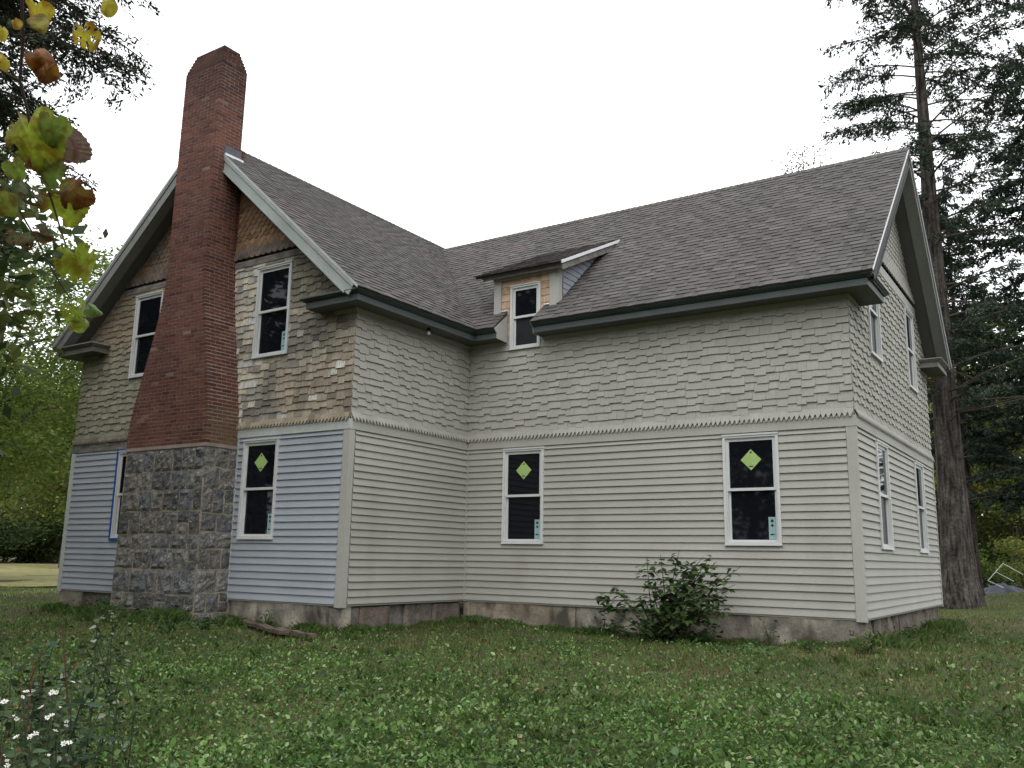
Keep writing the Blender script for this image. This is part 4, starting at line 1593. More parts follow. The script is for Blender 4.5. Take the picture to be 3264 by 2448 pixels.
def deciduous(name, label, base, height, rad, crown_lo, nclump, nleaf, size, pal, trunk_r=.22, group=None, droop=.5, clump=.75, sq=1.0, cat='tree', shift=(0, 0)):
    root = empty(name, base); tag(root, label, cat, group)
    base = Vector(base)
    top = base + Vector((shift[0], shift[1], height))
    cc = base + Vector((shift[0] * .7, shift[1] * .7, (crown_lo + height) / 2))
    hz_ = (height - crown_lo) / 2
    # clump centres, more of them towards the outside
    P = []
    while len(P) < nclump:
        q = rng.uniform(-1, 1, 3)
        rr = np.linalg.norm(q)
        if rr > 1 or rr < .28: continue
        k = 1 + .22 * math.sin(5 * math.atan2(q[1], q[0]) + 3 * q[2]) 
        P.append((cc.x + q[0] * rad * k, cc.y + q[1] * rad * k, cc.z + q[2] * hz_ * sq))
    P = np.array(P)
    t = MB()
    mid = base.lerp(cc, .55) + Vector((random.uniform(-.3, .3), random.uniform(-.3, .3), 0))
    t.tube([base - Vector((0, 0, .4)), base + Vector((0, 0, .15)), base.lerp(mid, .5), mid, cc, base.lerp(top, .92)],
           [trunk_r * 1.5, trunk_r * 1.25, trunk_r, trunk_r * .8, trunk_r * .45, .03], 8)
    for i in range(min(22, nclump)):
        q = Vector(P[i]); s0 = base.lerp(cc, random.uniform(.45, 1.1))
        m1 = s0.lerp(q, .5) + Vector((0, 0, .3))
        t.tube([s0, m1, q], [trunk_r * .32, trunk_r * .2, .015], 5)
    t.build('trunk', M['bark_limb'], root, smooth=True)
    per = max(1, nleaf // nclump)
    C = np.repeat(P, per, 0)
    off = np.clip(rng.normal(size=C.shape), -1.9, 1.9) * clump
    off[:, 2] = off[:, 2] * droop
    C = C + off
    gz_ = ground_z(C[:, 0], C[:, 1])
    C[:, 2] = np.maximum(C[:, 2], gz_ + .1)
    pal = np.array(pal)
    cb = pal[rng.choice(len(pal), nclump)]
    col = np.repeat(cb, per, 0) * rng.uniform(.7, 1.25, (len(C), 1))
    mixp = pal[rng.choice(len(pal), len(C))]
    col = .6 * col + .4 * mixp
    V = leaf_quads(C, size)
    np_mesh('crown', V, 4, np.repeat(col, 4, 0), M['leaf'], root)
    return root


def conifer(name, label, base, height, trunk_r, h_lo, nbr, len_fn, sprays, size, pal, bare=.3, group=None, rise=.35, az=None, droop=.25, trunk_bulge=1.5, density=1.0, side=0.0):
    root = empty(name, base); tag(root, label, 'tree', group)
    base = Vector(base)
    t = MB()
    hs = [-.5, 0, .25, .7, 1.6] + list(np.linspace(3.2, height, 9))
    n = 14
    rings = []
    for i, hh in enumerate(hs):
        k = max(hh, 0) / height
        rr = trunk_r * (1 - k) ** 1.15 + .012
        rr *= 1 + (trunk_bulge - 1) * math.exp(-max(hh, 0) / .55)
        b0 = len(t.v)
        for a in range(n):
            th = 2 * math.pi * a / n
            q = rr * (1 + .10 * math.sin(3 * th + 1) * math.exp(-max(hh, 0) / .8) + .03 * math.sin(7 * th + hh))
            t.v.append((base.x + q * math.cos(th), base.y + q * math.sin(th), base.z + hh)); t.t.append((1, 1, 1))
        rings.append(b0)
    for a, c in zip(rings, rings[1:]):
        for k in range(n):
            t.f.append((a + k, a + (k + 1) % n, c + (k + 1) % n, c + k)); t.m.append(0)
    t.build('trunk', M['bark'], root, smooth=True)
    lb = MB()
    Cs, Ds = [], []
    for i in range(nbr):
        hh = h_lo + (height - h_lo - .3) * ((i + random.random()) / nbr)
        a = random.uniform(0, 2 * math.pi) if az is None else random.gauss(az[0], az[1])
        dirh = Vector((math.cos(a), math.sin(a), 0))
        ln = len_fn(hh) * random.uniform(.75, 1.15) * (1 + side * dirh.dot(_rt))
        p0 = base + Vector((0, 0, hh))
        pts = []
        ns = 6
        rz = rise * random.uniform(.5, 1.5)
        for j in range(ns + 1):
            s = j / ns
            pts.append(p0 + dirh * ln * s + Vector((0, 0, ln * (rz * s - droop * s * s))) + Vector((random.gauss(0, .03), random.gauss(0, .03), random.gauss(0, .03))) * ln * .25 * s)
        rb = max(.018, trunk_r * .085 * (1 - hh / height) + .012)
        lb.tube(pts, [rb * (1 - .85 * j / ns) + .004 for j in range(ns + 1)], 5, caps=False)
        # side twigs with sprays
        ntw = int(ln * 5.0 * density) + 3
        for k in range(ntw):
            s = bare + (1 - bare) * (k + random.random()) / ntw
            j = min(int(s * ns), ns - 1); f_ = s * ns - j
            q = pts[j].lerp(pts[j + 1], f_)
            sdv = Vector((-dirh.y, dirh.x, 0)) * random.choice((-1, 1))
            td = (dirh * random.uniform(.3, .9) + sdv * random.uniform(.4, 1.0) + Vector((0, 0, random.uniform(-.55, .25)))).normalized()
            tl = random.uniform(.25, .75) * (1.15 - .5 * s) * min(1, ln / 2.2)
            e = q + td * tl + Vector((0, 0, -.12 * tl))
            lb.tube([q, e], [.007, .003], 3, caps=False)
            m = max(3, int(sprays * tl))
            u = rng.random(m)[:, None]
            C = np.array(q)[None] * (1 - u) + np.array(e)[None] * u + rng.normal(size=(m, 3)) * np.array((.07, .07, .045)) * min(1, size / .15 + .3)
            C[:, 2] -= rng.random(m) * .08 * min(1, size / .12)
            Cs.append(C); Ds.append(np.repeat(np.array(td)[None], m, 0))
    lb.build('branches', M['bark_limb'], root)
    C = np.concatenate(Cs); D = np.concatenate(Ds)
    n = len(C)
    d = D + rng.normal(size=(n, 3)) * .55; d[:, 2] -= .25
    d /= np.linalg.norm(d, axis=1)[:, None]
    s = np.cross(d, rng.normal(size=(n, 3)) + np.array((0, 0, 1.2))); s /= np.linalg.norm(s, axis=1)[:, None]
    L = (size * rng.uniform(.6, 1.4, n))[:, None]
    V = np.empty((n, 4, 3))
    V[:, 0] = C - d * L * .5; V[:, 1] = C + s * L * .17; V[:, 2] = C + d * L * .5; V[:, 3] = C - s * L * .17
    pal = np.array(pal)
    col = pal[rng.choice(len(pal), n)] * rng.uniform(.7, 1.25, (n, 1))
    np_mesh('foliage', V.reshape(-1, 3), 4, np.repeat(col, 4, 0), M['needle'], root)
    return root


def on_ground(px, r, dz=0.0):
    """point on the ground in the direction of picture column px, r metres away"""
    d = ray(px, 1790); d = Vector((d.x, d.y, 0)).normalized()
    p = Vector((CAM_P.x, CAM_P.y, 0)) + d * r
    return (p.x, p.y, gz(p.x, p.y) + dz)


G_MID = [(.105, .170, .030), (.150, .215, .045), (.075, .125, .025), (.19, .235, .06)]
G_YEL = [(.20, .20, .045), (.14, .17, .04), (.10, .15, .035), (.26, .22, .05)]
G_DARK = [(.035, .060, .022), (.05, .08, .03), (.028, .048, .02)]
G_OLIVE = [(.09, .115, .03), (.12, .13, .035), (.07, .095, .028), (.15, .14, .04)]

deciduous('maple_tree', 'light green broadleaf tree rising behind the left gable', on_ground(-90, 40), 14.2, 5.8, 2.4, 95, 42000, .20, G_MID, .25, 'trees left of the house', clump=.8)
deciduous('maple_tree', 'yellowing green tree just left of the house corner', on_ground(205, 58), 14.0, 5.2, 2.0, 80, 26000, .25, G_MID + G_OLIVE, .25, 'trees left of the house', clump=.95)
deciduous('maple_tree', 'autumn-tinged tree at the far left field edge', on_ground(-40, 76), 12.5, 6.5, 1.6, 80, 24000, .30, G_YEL[:2] + G_MID, .3, 'trees left of the house', clump=1.1)
deciduous('maple_tree', 'dark green tree at the field edge beside the wall', on_ground(290, 74), 13.0, 6.5, 1.5, 80, 24000, .30, G_MID + G_DARK, .3, 'trees left of the house', clump=1.1)
deciduous('maple_tree', 'tall dark tree standing deepest in the left wood', on_ground(120, 92), 17.0, 9, 1.2, 90, 24000, .38, G_DARK + G_OLIVE, .35, 'trees left of the house', clump=1.4)
for i, (px, r, hh, rad) in enumerate([(10, 73, 3.4, 3.4), (95, 75, 2.8, 3.0), (170, 72, 3.6, 3.2), (-70, 70, 3.2, 3.2)]):
    deciduous('field_shrub', ['low dark shrub at the field edge, second from the left', 'lowest shrub of the field edge row', 'shrub at the field edge nearest the house', 'low shrub at the far left picture edge'][i],
              on_ground(px, r), hh, rad, .2, 26, 7000, .26, G_DARK + G_OLIVE[:1], .06, 'shrubs along the field edge', clump=.6, cat='shrub')

# tall hemlock behind the right gable
HB = at_plane(3062, 1885, 2, -.02)
HB = on_ground(3052, 27.0)
conifer('hemlock_tree', 'tall hemlock with a thick bare trunk behind the right gable', HB, 24.0, .41, 5.4, 150,
        lambda h: 3.4 if h > 9 else 3.0, 80, .125, [(.030, .052, .034), (.042, .066, .040), (.026, .045, .034), (.055, .070, .040)], bare=.20, rise=.42, droop=.30, trunk_bulge=1.45, side=.24)
hem = bpy.data.objects['hemlock_tree']
# dead stubs on the lower trunk
for i in range(16):
    hh = random.uniform(3.2, 6.6); a = random.uniform(0, 6.28); ln = random.uniform(.1, .5) if hh < 5 else random.uniform(.6, 2.0)
    p0 = Vector(HB) + Vector((0, 0, hh)); e = p0 + Vector((math.cos(a) * (ln + .45), math.sin(a) * (ln + .45), random.uniform(-.15, .25) * ln))
    sb = MB()
    sb.tube([p0, p0.lerp(e, .5) + Vector((0, 0, -.04)), e], [.04, .028, .012], 5)
    sb.build('dead_branch', M['bark_limb'], hem)
conifer('hemlock_tree', 'dark hemlock at the right picture edge behind the tall one', on_ground(3420, 32), 18, .25, 2.0, 100,
        lambda h: 4.6 * (1 - h / 24), 75, .17, [(.026, .046, .030), (.036, .058, .035), (.022, .038, .028)], bare=.1, rise=.15, droop=.3, group=None)
conifer('hemlock_tree', 'shorter dark hemlock filling in behind the tall trunk', on_ground(3105, 35), 16.0, .16, 4.6, 110,
        lambda h: 3.2 * (1 - h / 19), 80, .15, [(.026, .046, .030), (.036, .058, .035), (.022, .038, .028)], bare=.05, rise=.1, droop=.25)
deciduous('understory_tree', 'yellow-green young tree right of the hemlock trunk', on_ground(3240, 47), 9.6, 2.6, .5, 46, 16000, .16, G_YEL, .09, 'young trees behind the hemlock', clump=.5)
deciduous('understory_tree', 'olive young tree directly behind the hemlock trunk', on_ground(3110, 50), 10.5, 3.0, 2.6, 46, 14000, .18, G_OLIVE + G_YEL, .1, 'young trees behind the hemlock', clump=.6)
deciduous('understory_tree', 'dull green young tree cut by the right picture edge', on_ground(3400, 46), 11.0, 3.2, .8, 46, 12000, .18, G_OLIVE + G_DARK, .1, 'young trees behind the hemlock', clump=.6)
for i, (px, r, hh, rad, pl) in enumerate([(3010, 62, 17, 7, G_DARK), (3190, 56, 15, 6.5, G_DARK + G_OLIVE), (3400, 60, 18, 7, G_DARK)]):
    deciduous('forest_tree', ['deep shaded forest tree behind the gable end', 'deep shaded forest tree in the gap right of the trunk', 'deep shaded forest tree at the far right'][i],
              on_ground(px, r), hh, rad, .8, 70, 15000, .34, pl, .3, 'forest trees far behind on the right', clump=1.2)
deciduous('low_bush', 'low green bush beside the hemlock trunk', on_ground(3120, 43), 2.0, 1.3, .1, 16, 3500, .11, G_MID + G_DARK, .03, clump=.3, cat='shrub')
deciduous('low_bush', 'low yellowing bush behind the discarded frame', on_ground(3250, 44), 2.2, 1.5, .1, 16, 3500, .11, G_YEL + G_MID, .03, clump=.3, cat='shrub')
for i, (px, r, hh) in enumerate([(3130, 52, 3.6), (3215, 54, 3.2), (3300, 50, 3.8), (3050, 55, 4.0)]):
    deciduous('low_bush', ['shaded bush left of the tarp heap at the wood edge', 'shaded bush right behind the tarp heap', 'shaded bush at the right picture edge behind the frame', 'shaded bush behind the foot of the hemlock'][i],
              on_ground(px, r), hh, 2.6, .1, 26, 6000, .2, G_OLIVE + G_DARK, .05, 'bushes at the right wood edge', clump=.55, cat='shrub')
# tree tops that only just show over the roof
deciduous('treetop', 'yellowing treetop just showing over the main ridge', on_ground(1785, 44), 18.95, .8, 11.0, 18, 1500, .16, G_YEL, .16, clump=.30)
deciduous('treetop', 'tiny yellow treetop showing over the ridge left of the other', on_ground(1672, 46), 18.95, .6, 12.0, 12, 900, .15, G_YEL, .14, clump=.22)
deciduous('thin_tree', 'thin twiggy tree showing above the ridge before the hemlock', on_ground(2620, 36), 18.3, 1.2, 14.5, 30, 700, .12, [(.05, .055, .04), (.08, .06, .045)], .05, clump=.26)

# dark cedar reaching in at the upper left, its trunk outside the picture
conifer('cedar_tree', 'dark evergreen reaching into the upper left corner', on_ground(-400, 12.0), 13.0, .24, 5.0, 150,
        lambda h: .9 if h < 6.0 else (1.7 if h < 7.4 else (2.1 if h < 10.5 else 1.6)), 150, .075, [(.034, .052, .034), (.048, .066, .038), (.030, .044, .032), (.075, .065, .040)], bare=.12, rise=.10, droop=.22,
        az=None, density=1.25)

# ------------------------------------------------------------------ leaf shapes
def leaf_unit(nm, material, wdt=.5, fold=.12, curl=.25):
    b = MB()
    prof = [(0, .02), (.15, .30), (.38, .48), (.62, .42), (.84, .20), (1, .0)]
    v = []
    for (t, ww) in prof:
        zc = -curl * t * t
        v.append((0, t, zc)); v.append((ww * wdt * 2 * .5, t, zc + fold * ww)); v.append((-ww * wdt * 2 * .5, t, zc + fold * ww))
    f = []
    for i in range(len(prof) - 1):
        a, c = i * 3, i * 3 + 3
        f.append((a, a + 1, c + 1, c)); f.append((a + 2, a, c, c + 2))
    b.mesh(v, f)
    return b.data(nm, material)


LEAF = leaf_unit('leaf_blade', M['leaf'], .62)
LEAF_N = leaf_unit('leaf_narrow', M['leaf'], .30, .08, .5)


def leaf_matrix(p, d, size, roll=0.0, width=1.0):
    d = Vector(d).normalized()
    up = Vector((0, 0, 1))
    s = d.cross(up)
    if s.length < .05: s = Vector((1, 0, 0))
    s.normalize(); n = s.cross(d)
    s2 = s * math.cos(roll) + n * math.sin(roll); n2 = n * math.cos(roll) - s * math.sin(roll)
    m = Matrix.Identity(4)
    for r_ in range(3):
        m[r_][0] = s2[r_] * size * width; m[r_][1] = d[r_] * size; m[r_][2] = n2[r_] * size; m[r_][3] = p[r_]
    return m


def put_leaf(p, d, size, col, parent, me=None, name='leaf', roll=0.0, width=1.0):
    o = bpy.data.objects.new(name, me or LEAF); o.color = (*col, 1)
    COL.objects.link(o); o.parent = parent
    o.matrix_parent_inverse = Matrix.Translation(-Vector(parent.location))
    o.matrix_basis = leaf_matrix(p, d, size, roll, width)
    return o


def add_leaf(b, p, d, size, col, me=None, roll=0.0, width=1.0):
    m = leaf_matrix(p, d, size, roll, width)
    me = me or LEAF
    b.mesh([m @ v.co for v in me.vertices], [tuple(q.vertices) for q in me.polygons], col)


# ------------------------------------------------------------------ shrub against the long wall
SB = at_plane(2135, 2035, 2, GND)
SB = Vector((SB.x, min(SB.y, -.45), gz(SB.x, SB.y)))
shrub = empty('wall_shrub', SB)
tag(shrub, 'leafy green shrub growing against the long grey wall', 'shrub')
tips = [(2062, 1775, -.62), (2105, 1768, -.7), (2165, 1752, -.5), (2215, 1800, -.75), (2268, 1768, -.42), (2300, 1830, -.6), (2362, 1806, -.45), (2345, 1862, -.55),
        (1905, 1898, -.55), (1960, 1872, -.6), (2070, 1850, -.85), (2140, 1850, -.95), (2215, 1880, -1.0), (2290, 1920, -.85), (2080, 1940, -1.0), (2180, 1960, -1.1),
        (2250, 1850, -.5), (2240, 1775, -.5), (2285, 1790, -.6), (2320, 1890, -.5), (2330, 1935, -.6), (2260, 1940, -.7), (2200, 1850, -.7), (2190, 1790, -.45), (2300, 1965, -.7), (2040, 1905, -.75), (2015, 1985, -.8), (2130, 1905, -.6)]
stm = MB(); fol = MB()
nleaf = 0
SHC = [(.050, .085, .028), (.070, .115, .040), (.040, .070, .026), (.095, .145, .055)]
for (px, py, yy) in tips:
    tip = at_plane(px, py, 1, yy)
    st = SB + Vector((random.uniform(-.14, .14), random.uniform(-.1, .1), -.05))
    mid = st.lerp(tip, .5) + Vector((random.uniform(-.08, .08), random.uniform(-.08, .05), .10))
    if px < 2000: mid = st.lerp(tip, .55) + Vector((0, -.05, .02))
    pts = [st, st.lerp(mid, .5) + Vector((0, 0, .03)), mid, mid.lerp(tip, .5) + Vector((0, 0, .02)), tip]
    stm.tube(pts, [.013, .010, .008, .006, .003], 5, (.060, .045, .032))
    k = 44
    for i in range(k):
        s = .24 + .70 * (i + random.random()) / k
        if px < 2000: s = .55 + .45 * (i + random.random()) / k
        j = min(int(s * 4), 3); q = pts[j].lerp(pts[j + 1], s * 4 - j)
        off = Vector((random.gauss(0, .095), random.gauss(0, .08), random.gauss(0, .07))) * (1.3 - s * .7)
        if px < 2000: off *= .5
        q = q + off
        q.y = min(q.y, -.06)
        d = Vector((random.gauss(0, 1), random.gauss(-.35, .8), random.uniform(-.55, .35)))
        col = random.choice(SHC); g = random.uniform(.8, 1.2); col = tuple(c * g for c in col)
        sz = random.uniform(.085, .145)
        if nleaf < 295 and i % 4 == 0:
            put_leaf(q, d, sz, col, shrub, roll=random.uniform(-.6, .6)); nleaf += 1
        else:
            add_leaf(fol, q, d, sz, col, roll=random.uniform(-.6, .6))
stm.build('stems', M['stem'], shrub)
o = fol.build('foliage', M['leaf'], shrub); o['kind'] = 'stuff'


# ------------------------------------------------------------------ small weeds by the foundation
def weed(label, p, n, h, spread, size, pal, group=None, cat='weed', narrow=False, name='weed_clump'):
    root = empty(name, p); tag(root, label, cat, group)
    b = MB(); s = MB()
    p = Vector(p)
    ns = max(3, n // 9)
    for i in range(ns):
        tip = p + Vector((random.gauss(0, spread), random.gauss(0, spread), h * random.uniform(.5, 1.05)))
        s.tube([p + Vector((random.gauss(0, spread * .3), random.gauss(0, spread * .3), -.03)), p.lerp(tip, .5) + Vector((0, 0, h * .08)), tip], [.005, .004, .002], 4, (.05, .075, .03))
        for k in range(n // ns):
            q = p.lerp(tip, random.uniform(.25, 1.0)) + Vector((random.gauss(0, .03), random.gauss(0, .03), 0))
            g = random.uniform(.75, 1.25)
            add_leaf(b, q, (random.gauss(0, 1), random.gauss(0, 1), random.uniform(-.4, .5)), size * random.uniform(.6, 1.2), tuple(c * g for c in random.choice(pal)),
                     LEAF_N if narrow else LEAF, random.uniform(-.7, .7))
    s.build('stem', M['stem'], root)
    b.build('foliage', M['leaf'], root)
    return root


WG = [(.045, .085, .025), (.065, .12, .035), (.035, .065, .022), (.085, .15, .05)]
def gp(px, py):
    q = at_plane(px, py, 2, GND)
    return (q.x, q.y, gz(q.x, q.y))
weed('broad-leaved plant in the inner corner by the foundation', gp(1497, 1985), 34, .34, .10, .13, [(.04, .075, .03), (.055, .095, .035)])
weed('feathery dark weed in front of the pale foundation right of the chimney', gp(850, 2005), 110, .34, .16, .07, WG[:3], narrow=True)
weed('low weed at the foot of the wing corner post', gp(1108, 2010), 60, .22, .12, .06, WG)
weed('dark weeds sprouting left of the wall shrub', gp(1935, 2020), 70, .42, .20, .085, [(.035, .065, .025), (.05, .09, .03)])
weed('sprig climbing the wall left of the shrub', gp(1880, 2005), 18, .55, .10, .075, [(.04, .07, .025)])
weed('dark leafy growth under the middle of the wall shrub', gp(2050, 2040), 90, .30, .28, .09, [(.03, .055, .02), (.045, .08, .028)])
weed('dark leafy growth under the right of the wall shrub', gp(2220, 2050), 90, .32, .28, .09, [(.03, .055, .02), (.045, .08, .028)])
weed('spindly weed against the wall right of the shrub', gp(2455, 2055), 40, .40, .12, .06, WG[:3])
weed('grassy tuft below the right end of the long wall', gp(2590, 2085), 70, .18, .12, .07, WG, narrow=True)
weed('grassy tuft at the right house corner', gp(2775, 2095), 90, .30, .16, .10, [(.09, .12, .05), (.12, .14, .06), (.05, .09, .03)], narrow=True)
weed('straggling weeds along the right gable foundation', gp(2880, 2050), 80, .28, .22, .07, [(.09, .10, .05), (.05, .08, .03)], narrow=True)
for i, (px, py, h) in enumerate([(700, 1985, .30), (600, 1975, .34), (520, 1985, .36), (440, 1975, .42), (370, 1960, .40), (300, 1960, .36), (640, 2010, .22), (540, 2020, .25)]):
    weed(['weeds at the right foot of the stone chimney base', 'weeds before the middle right of the stone base', 'weeds before the middle of the stone base', 'tall weeds before the left of the stone base',
          'weeds at the left foot of the stone chimney base', 'weeds below the dark left foundation', 'low outer weeds right of the stone base', 'low outer weeds before the stone base'][i],
         gp(px, py), 110, h, .24, .075, WG, 'weeds along the chimney base', narrow=(i % 3 == 1))
weed('bright low weeds on the lawn before the shrub', gp(1800, 2085), 70, .10, .20, .06, [(.10, .19, .06), (.13, .22, .08)])
weed('bright green weeds spreading below the right window', gp(2380, 2085), 120, .14, .35, .06, [(.08, .17, .05), (.11, .20, .07)])


# ------------------------------------------------------------------ tall weeds in the lower left foreground
def flower(b, p, r, face):
    face = Vector(face).normalized()
    a = Vector((0, 0, 1)).cross(face)
    if a.length < .1: a = Vector((1, 0, 0))
    a.normalize(); c = face.cross(a)
    n = random.randint(6, 8)
    for i in range(n):
        th = 2 * math.pi * i / n + random.uniform(-.15, .15)
        d = a * math.cos(th) + c * math.sin(th)
        s = face.cross(d)
        q = Vector(p)
        L = r * random.uniform(.8, 1.1)
        b.poly([q + d * r * .12, q + d * L * .6 + s * L * .26 + face * L * .18, q + d * L + face * L * random.uniform(.1, .35), q + d * L * .6 - s * L * .26 + face * L * .18], (1, 1, 1), 0)
    b.tube([Vector(p) - face * .002, Vector(p) + face * r * .16], [r * .2, r * .12], 6, (1, 1, 1), True, 1)


M['disc'] = mat('flower_disc', (.35, .25, .05), .8, 0, 1, 0, 1, piece=False)


def tall_weed(name, label, top_px, dist, stems, leafc, lsize, flowers=(), group=None, red=False, nleaf=26, spread=.12, narrow=False, cat='plant', pale=0.0):
    lsize, nleaf = (lsize, nleaf) if red else (lsize * .66, int(nleaf * 1.7))
    """a plant whose stem tips lie on the given sight lines at the given distance, rooted on the ground below"""
    tipsw = [at_dist(px, py, dist + random.uniform(-.15, .15)) for px, py in top_px]
    cx = sum((t.x for t in tipsw)) / len(tipsw); cy = sum((t.y for t in tipsw)) / len(tipsw)
    root_p = Vector((cx, cy, gz(cx, cy)))
    root = empty(name, root_p); tag(root, label, cat, group)
    s = MB(); lf = MB(); fl = MB()
    for t in tipsw:
        b0 = root_p + Vector((random.gauss(0, spread), random.gauss(0, spread), -.03))
        m1 = b0.lerp(t, .5) + Vector((random.gauss(0, .09), random.gauss(0, .09), .04))
        pts = [b0, b0.lerp(m1, .5), m1, m1.lerp(t, .5), t]
        s.tube(pts, [.0055, .005, .004, .0035, .002], 5, (.085, .04, .025) if red else (.045, .055, .028))
        for i in range(nleaf):
            k = random.uniform(.22, 1.0)
            j = min(int(k * 4), 3); q = pts[j].lerp(pts[j + 1], k * 4 - j)
            g = random.uniform(.75, 1.3)
            c = random.choice(leafc)
            if random.random() < pale: c = (.26, .30, .23)
            add_leaf(lf, q + Vector((random.gauss(0, .02), random.gauss(0, .02), 0)) * (3 if red else 1), (random.gauss(0, 1), random.gauss(0, 1), random.uniform(-.5, .4)),
                     lsize * random.uniform(.6, 1.2), tuple(x * g for x in c), LEAF_N if narrow else LEAF, random.uniform(-.8, .8))
    s.build('stem', M['stem'], root); lf.build('foliage', M['leaf'], root)
    for (px, py, r) in flowers:
        fb = MB()
        q = at_dist(px, py, dist + random.uniform(-.2, .2))
        fc = (CAM_P - q).normalized() * random.uniform(.1, .7) + Vector((random.gauss(0, .35), random.gauss(0, .35), random.uniform(.5, 1.0)))
        flower(fb, q, r * .66, fc)
        fb.tube([q, Vector((q.x + .01, q.y, q.z - .12)), root_p.lerp(q, .55)], [.0018, .002, .0025], 4, (1, 1, 1), False, 2)
        fb.build('flower', [M['petal'], M['disc'], M['stemgreen']], root)
    return root


M['stemgreen'] = mat('thin_stem', (.05, .065, .03), .7, .1, 5, 0, 1, piece=False)
WL = [(.040, .068, .028), (.058, .095, .040), (.032, .055, .026), (.075, .12, .055)]
tall_weed('aster_plant', 'white-flowered aster plant at the left picture edge', [(20, 2200), (70, 2180), (5, 2300), (40, 2250)], 4.2, 4, WL, .075,
          [(14, 2238, .026), (84, 2205, .022), (72, 2222, .018), (92, 2218, .018), (40, 2285, .02), (52, 2292, .018), (15, 2410, .016), (22, 2425, .016)], 'flowering weeds lower left')
tall_weed('aster_plant', 'white-flowered aster plant in the lower left, leaning right', [(170, 2205), (140, 2250), (200, 2255), (120, 2330), (230, 2170)], 4.0, 4, WL, .075,
          [(165, 2208, .020), (180, 2208, .018), (132, 2255, .020), (196, 2256, .020), (152, 2288, .020), (166, 2280, .018), (176, 2330, .018), (233, 2175, .018), (212, 2300, .016), (210, 2316, .016)], 'flowering weeds lower left')
tall_weed('aster_plant', 'white-flowered aster plant lowest in the left corner', [(50, 2370), (105, 2345), (215, 2370), (150, 2400)], 3.6, 4, WL, .075,
          [(52, 2350, .018), (103, 2346, .020), (115, 2338, .018), (95, 2350, .016), (205, 2370, .020), (222, 2368, .018), (153, 2408, .016), (22, 2440, .016)], 'flowering weeds lower left')
tall_weed('red_dock_plant', 'rusty red dock spike leaning through the left weeds', [(195, 1965), (150, 2040), (110, 2090), (60, 2160)], 4.6, 4, [(.10, .038, .020), (.085, .050, .022), (.13, .045, .022)], .022,
          red=True, nleaf=40, narrow=False, cat='plant')
tall_weed('red_dock_plant', 'rusty red dock stems at the lower left picture corner', [(8, 2395), (75, 2420), (140, 2410)], 3.4, 3, [(.12, .042, .02), (.10, .05, .025)], .022, red=True, nleaf=26, cat='plant')
tall_weed('leafy_weed', 'tallest leafy weed with pale-edged leaves before the stone base', [(310, 1960), (290, 1990), (350, 1930), (265, 2040)], 6.2, 4, WL, .085, (), 'leafy weeds lower left', nleaf=20, pale=.16)
tall_weed('leafy_weed', 'leafy weed with bluish leaves left of the tallest weed', [(150, 2080), (180, 2030), (120, 2050), (230, 2090)], 6.0, 4, [(.05, .085, .06), (.06, .10, .05), (.04, .07, .035)], .085, (), 'leafy weeds lower left', nleaf=22, pale=.10)
tall_weed('leafy_weed', 'arching dark weed leaning right over the clover', [(330, 2250), (340, 2310), (270, 2200), (230, 2330)], 4.2, 4, [(.035, .065, .04), (.045, .08, .05)], .080, (), 'leafy weeds lower left', nleaf=12)
tall_weed('leafy_weed', 'bushy dark weed behind the white asters', [(120, 2150), (200, 2140), (60, 2120), (250, 2120), (170, 2170)], 5.0, 5, WL, .07, (), 'leafy weeds lower left', nleaf=34, pale=.06)
tall_weed('leafy_weed', 'leafy weed at the left picture edge below the field', [(10, 2010), (40, 2060), (0, 2090)], 6.4, 3, WL, .08, (), 'leafy weeds lower left', nleaf=20, pale=.12)
tall_weed('leafy_weed', 'low weed at the bottom edge between the asters', [(60, 2440), (180, 2430), (260, 2400), (120, 2460)], 3.9, 4, WL, .07, (), 'leafy weeds lower left', nleaf=40, pale=.04)

tall_weed('leafy_weed', 'wispy tall weed rising in front of the dark left foundation', [(385, 1905), (360, 1945), (410, 1950), (330, 1900)], 7.2, 4, WL, .075, (), 'leafy weeds lower left', nleaf=18, pale=.2)
tall_weed('leafy_weed', 'wispy weed between the tall weed and the lawn', [(300, 2080), (345, 2120), (270, 2150), (380, 2060)], 6.4, 4, WL, .075, (), 'leafy weeds lower left', nleaf=22, pale=.12)
tall_weed('leafy_weed', 'loose dark weed below the bushy one', [(30, 2170), (110, 2230), (250, 2260), (300, 2330), (180, 2350)], 4.8, 5, WL, .07, (), 'leafy weeds lower left', nleaf=30, pale=.08)
# ------------------------------------------------------------------ grape vine hanging in at the upper left
vine = empty('grape_vine', at_dist(90, -80, 2.35))
tag(vine, 'grape vine with yellowing leaves hanging close at the upper left', 'vine')
sv = MB()
def vpts(l, dist=2.35): return [at_dist(x, y, dist) for x, y in l]
sv.tube([at_dist(66, -120, 2.35) + Vector((0, 0, 3.2)), at_dist(66, -120, 2.35) + Vector((0, 0, 1.5))] + vpts([(66, -120), (70, 0), (73, 132), (63, 258), (86, 345), (106, 450), (133, 550), (160, 624), (199, 750), (212, 790)]), [.006, .005, .0035, .0035, .0035, .0035, .0032, .003, .0028, .0026, .0018, .0015], 6, (.055, .035, .025))
sv.tube(vpts([(63, 258), (20, 235), (-40, 200)], 2.36), [.003, .003, .003], 6, (.05, .035, .028))
sv.tube(vpts([(30, 600), (73, 690), (126, 780), (148, 828), (180, 884), (228, 958)], 2.34), [.002, .002, .0018, .0018, .0015, .0012], 6, (.055, .04, .028))
sv.tube(vpts([(63, 258), (95, 300), (150, 235), (140, 205)], 2.33), [.0015, .0013, .0012, .001], 5, (.06, .045, .03))
sv.build('stem', M['stem'], vine)


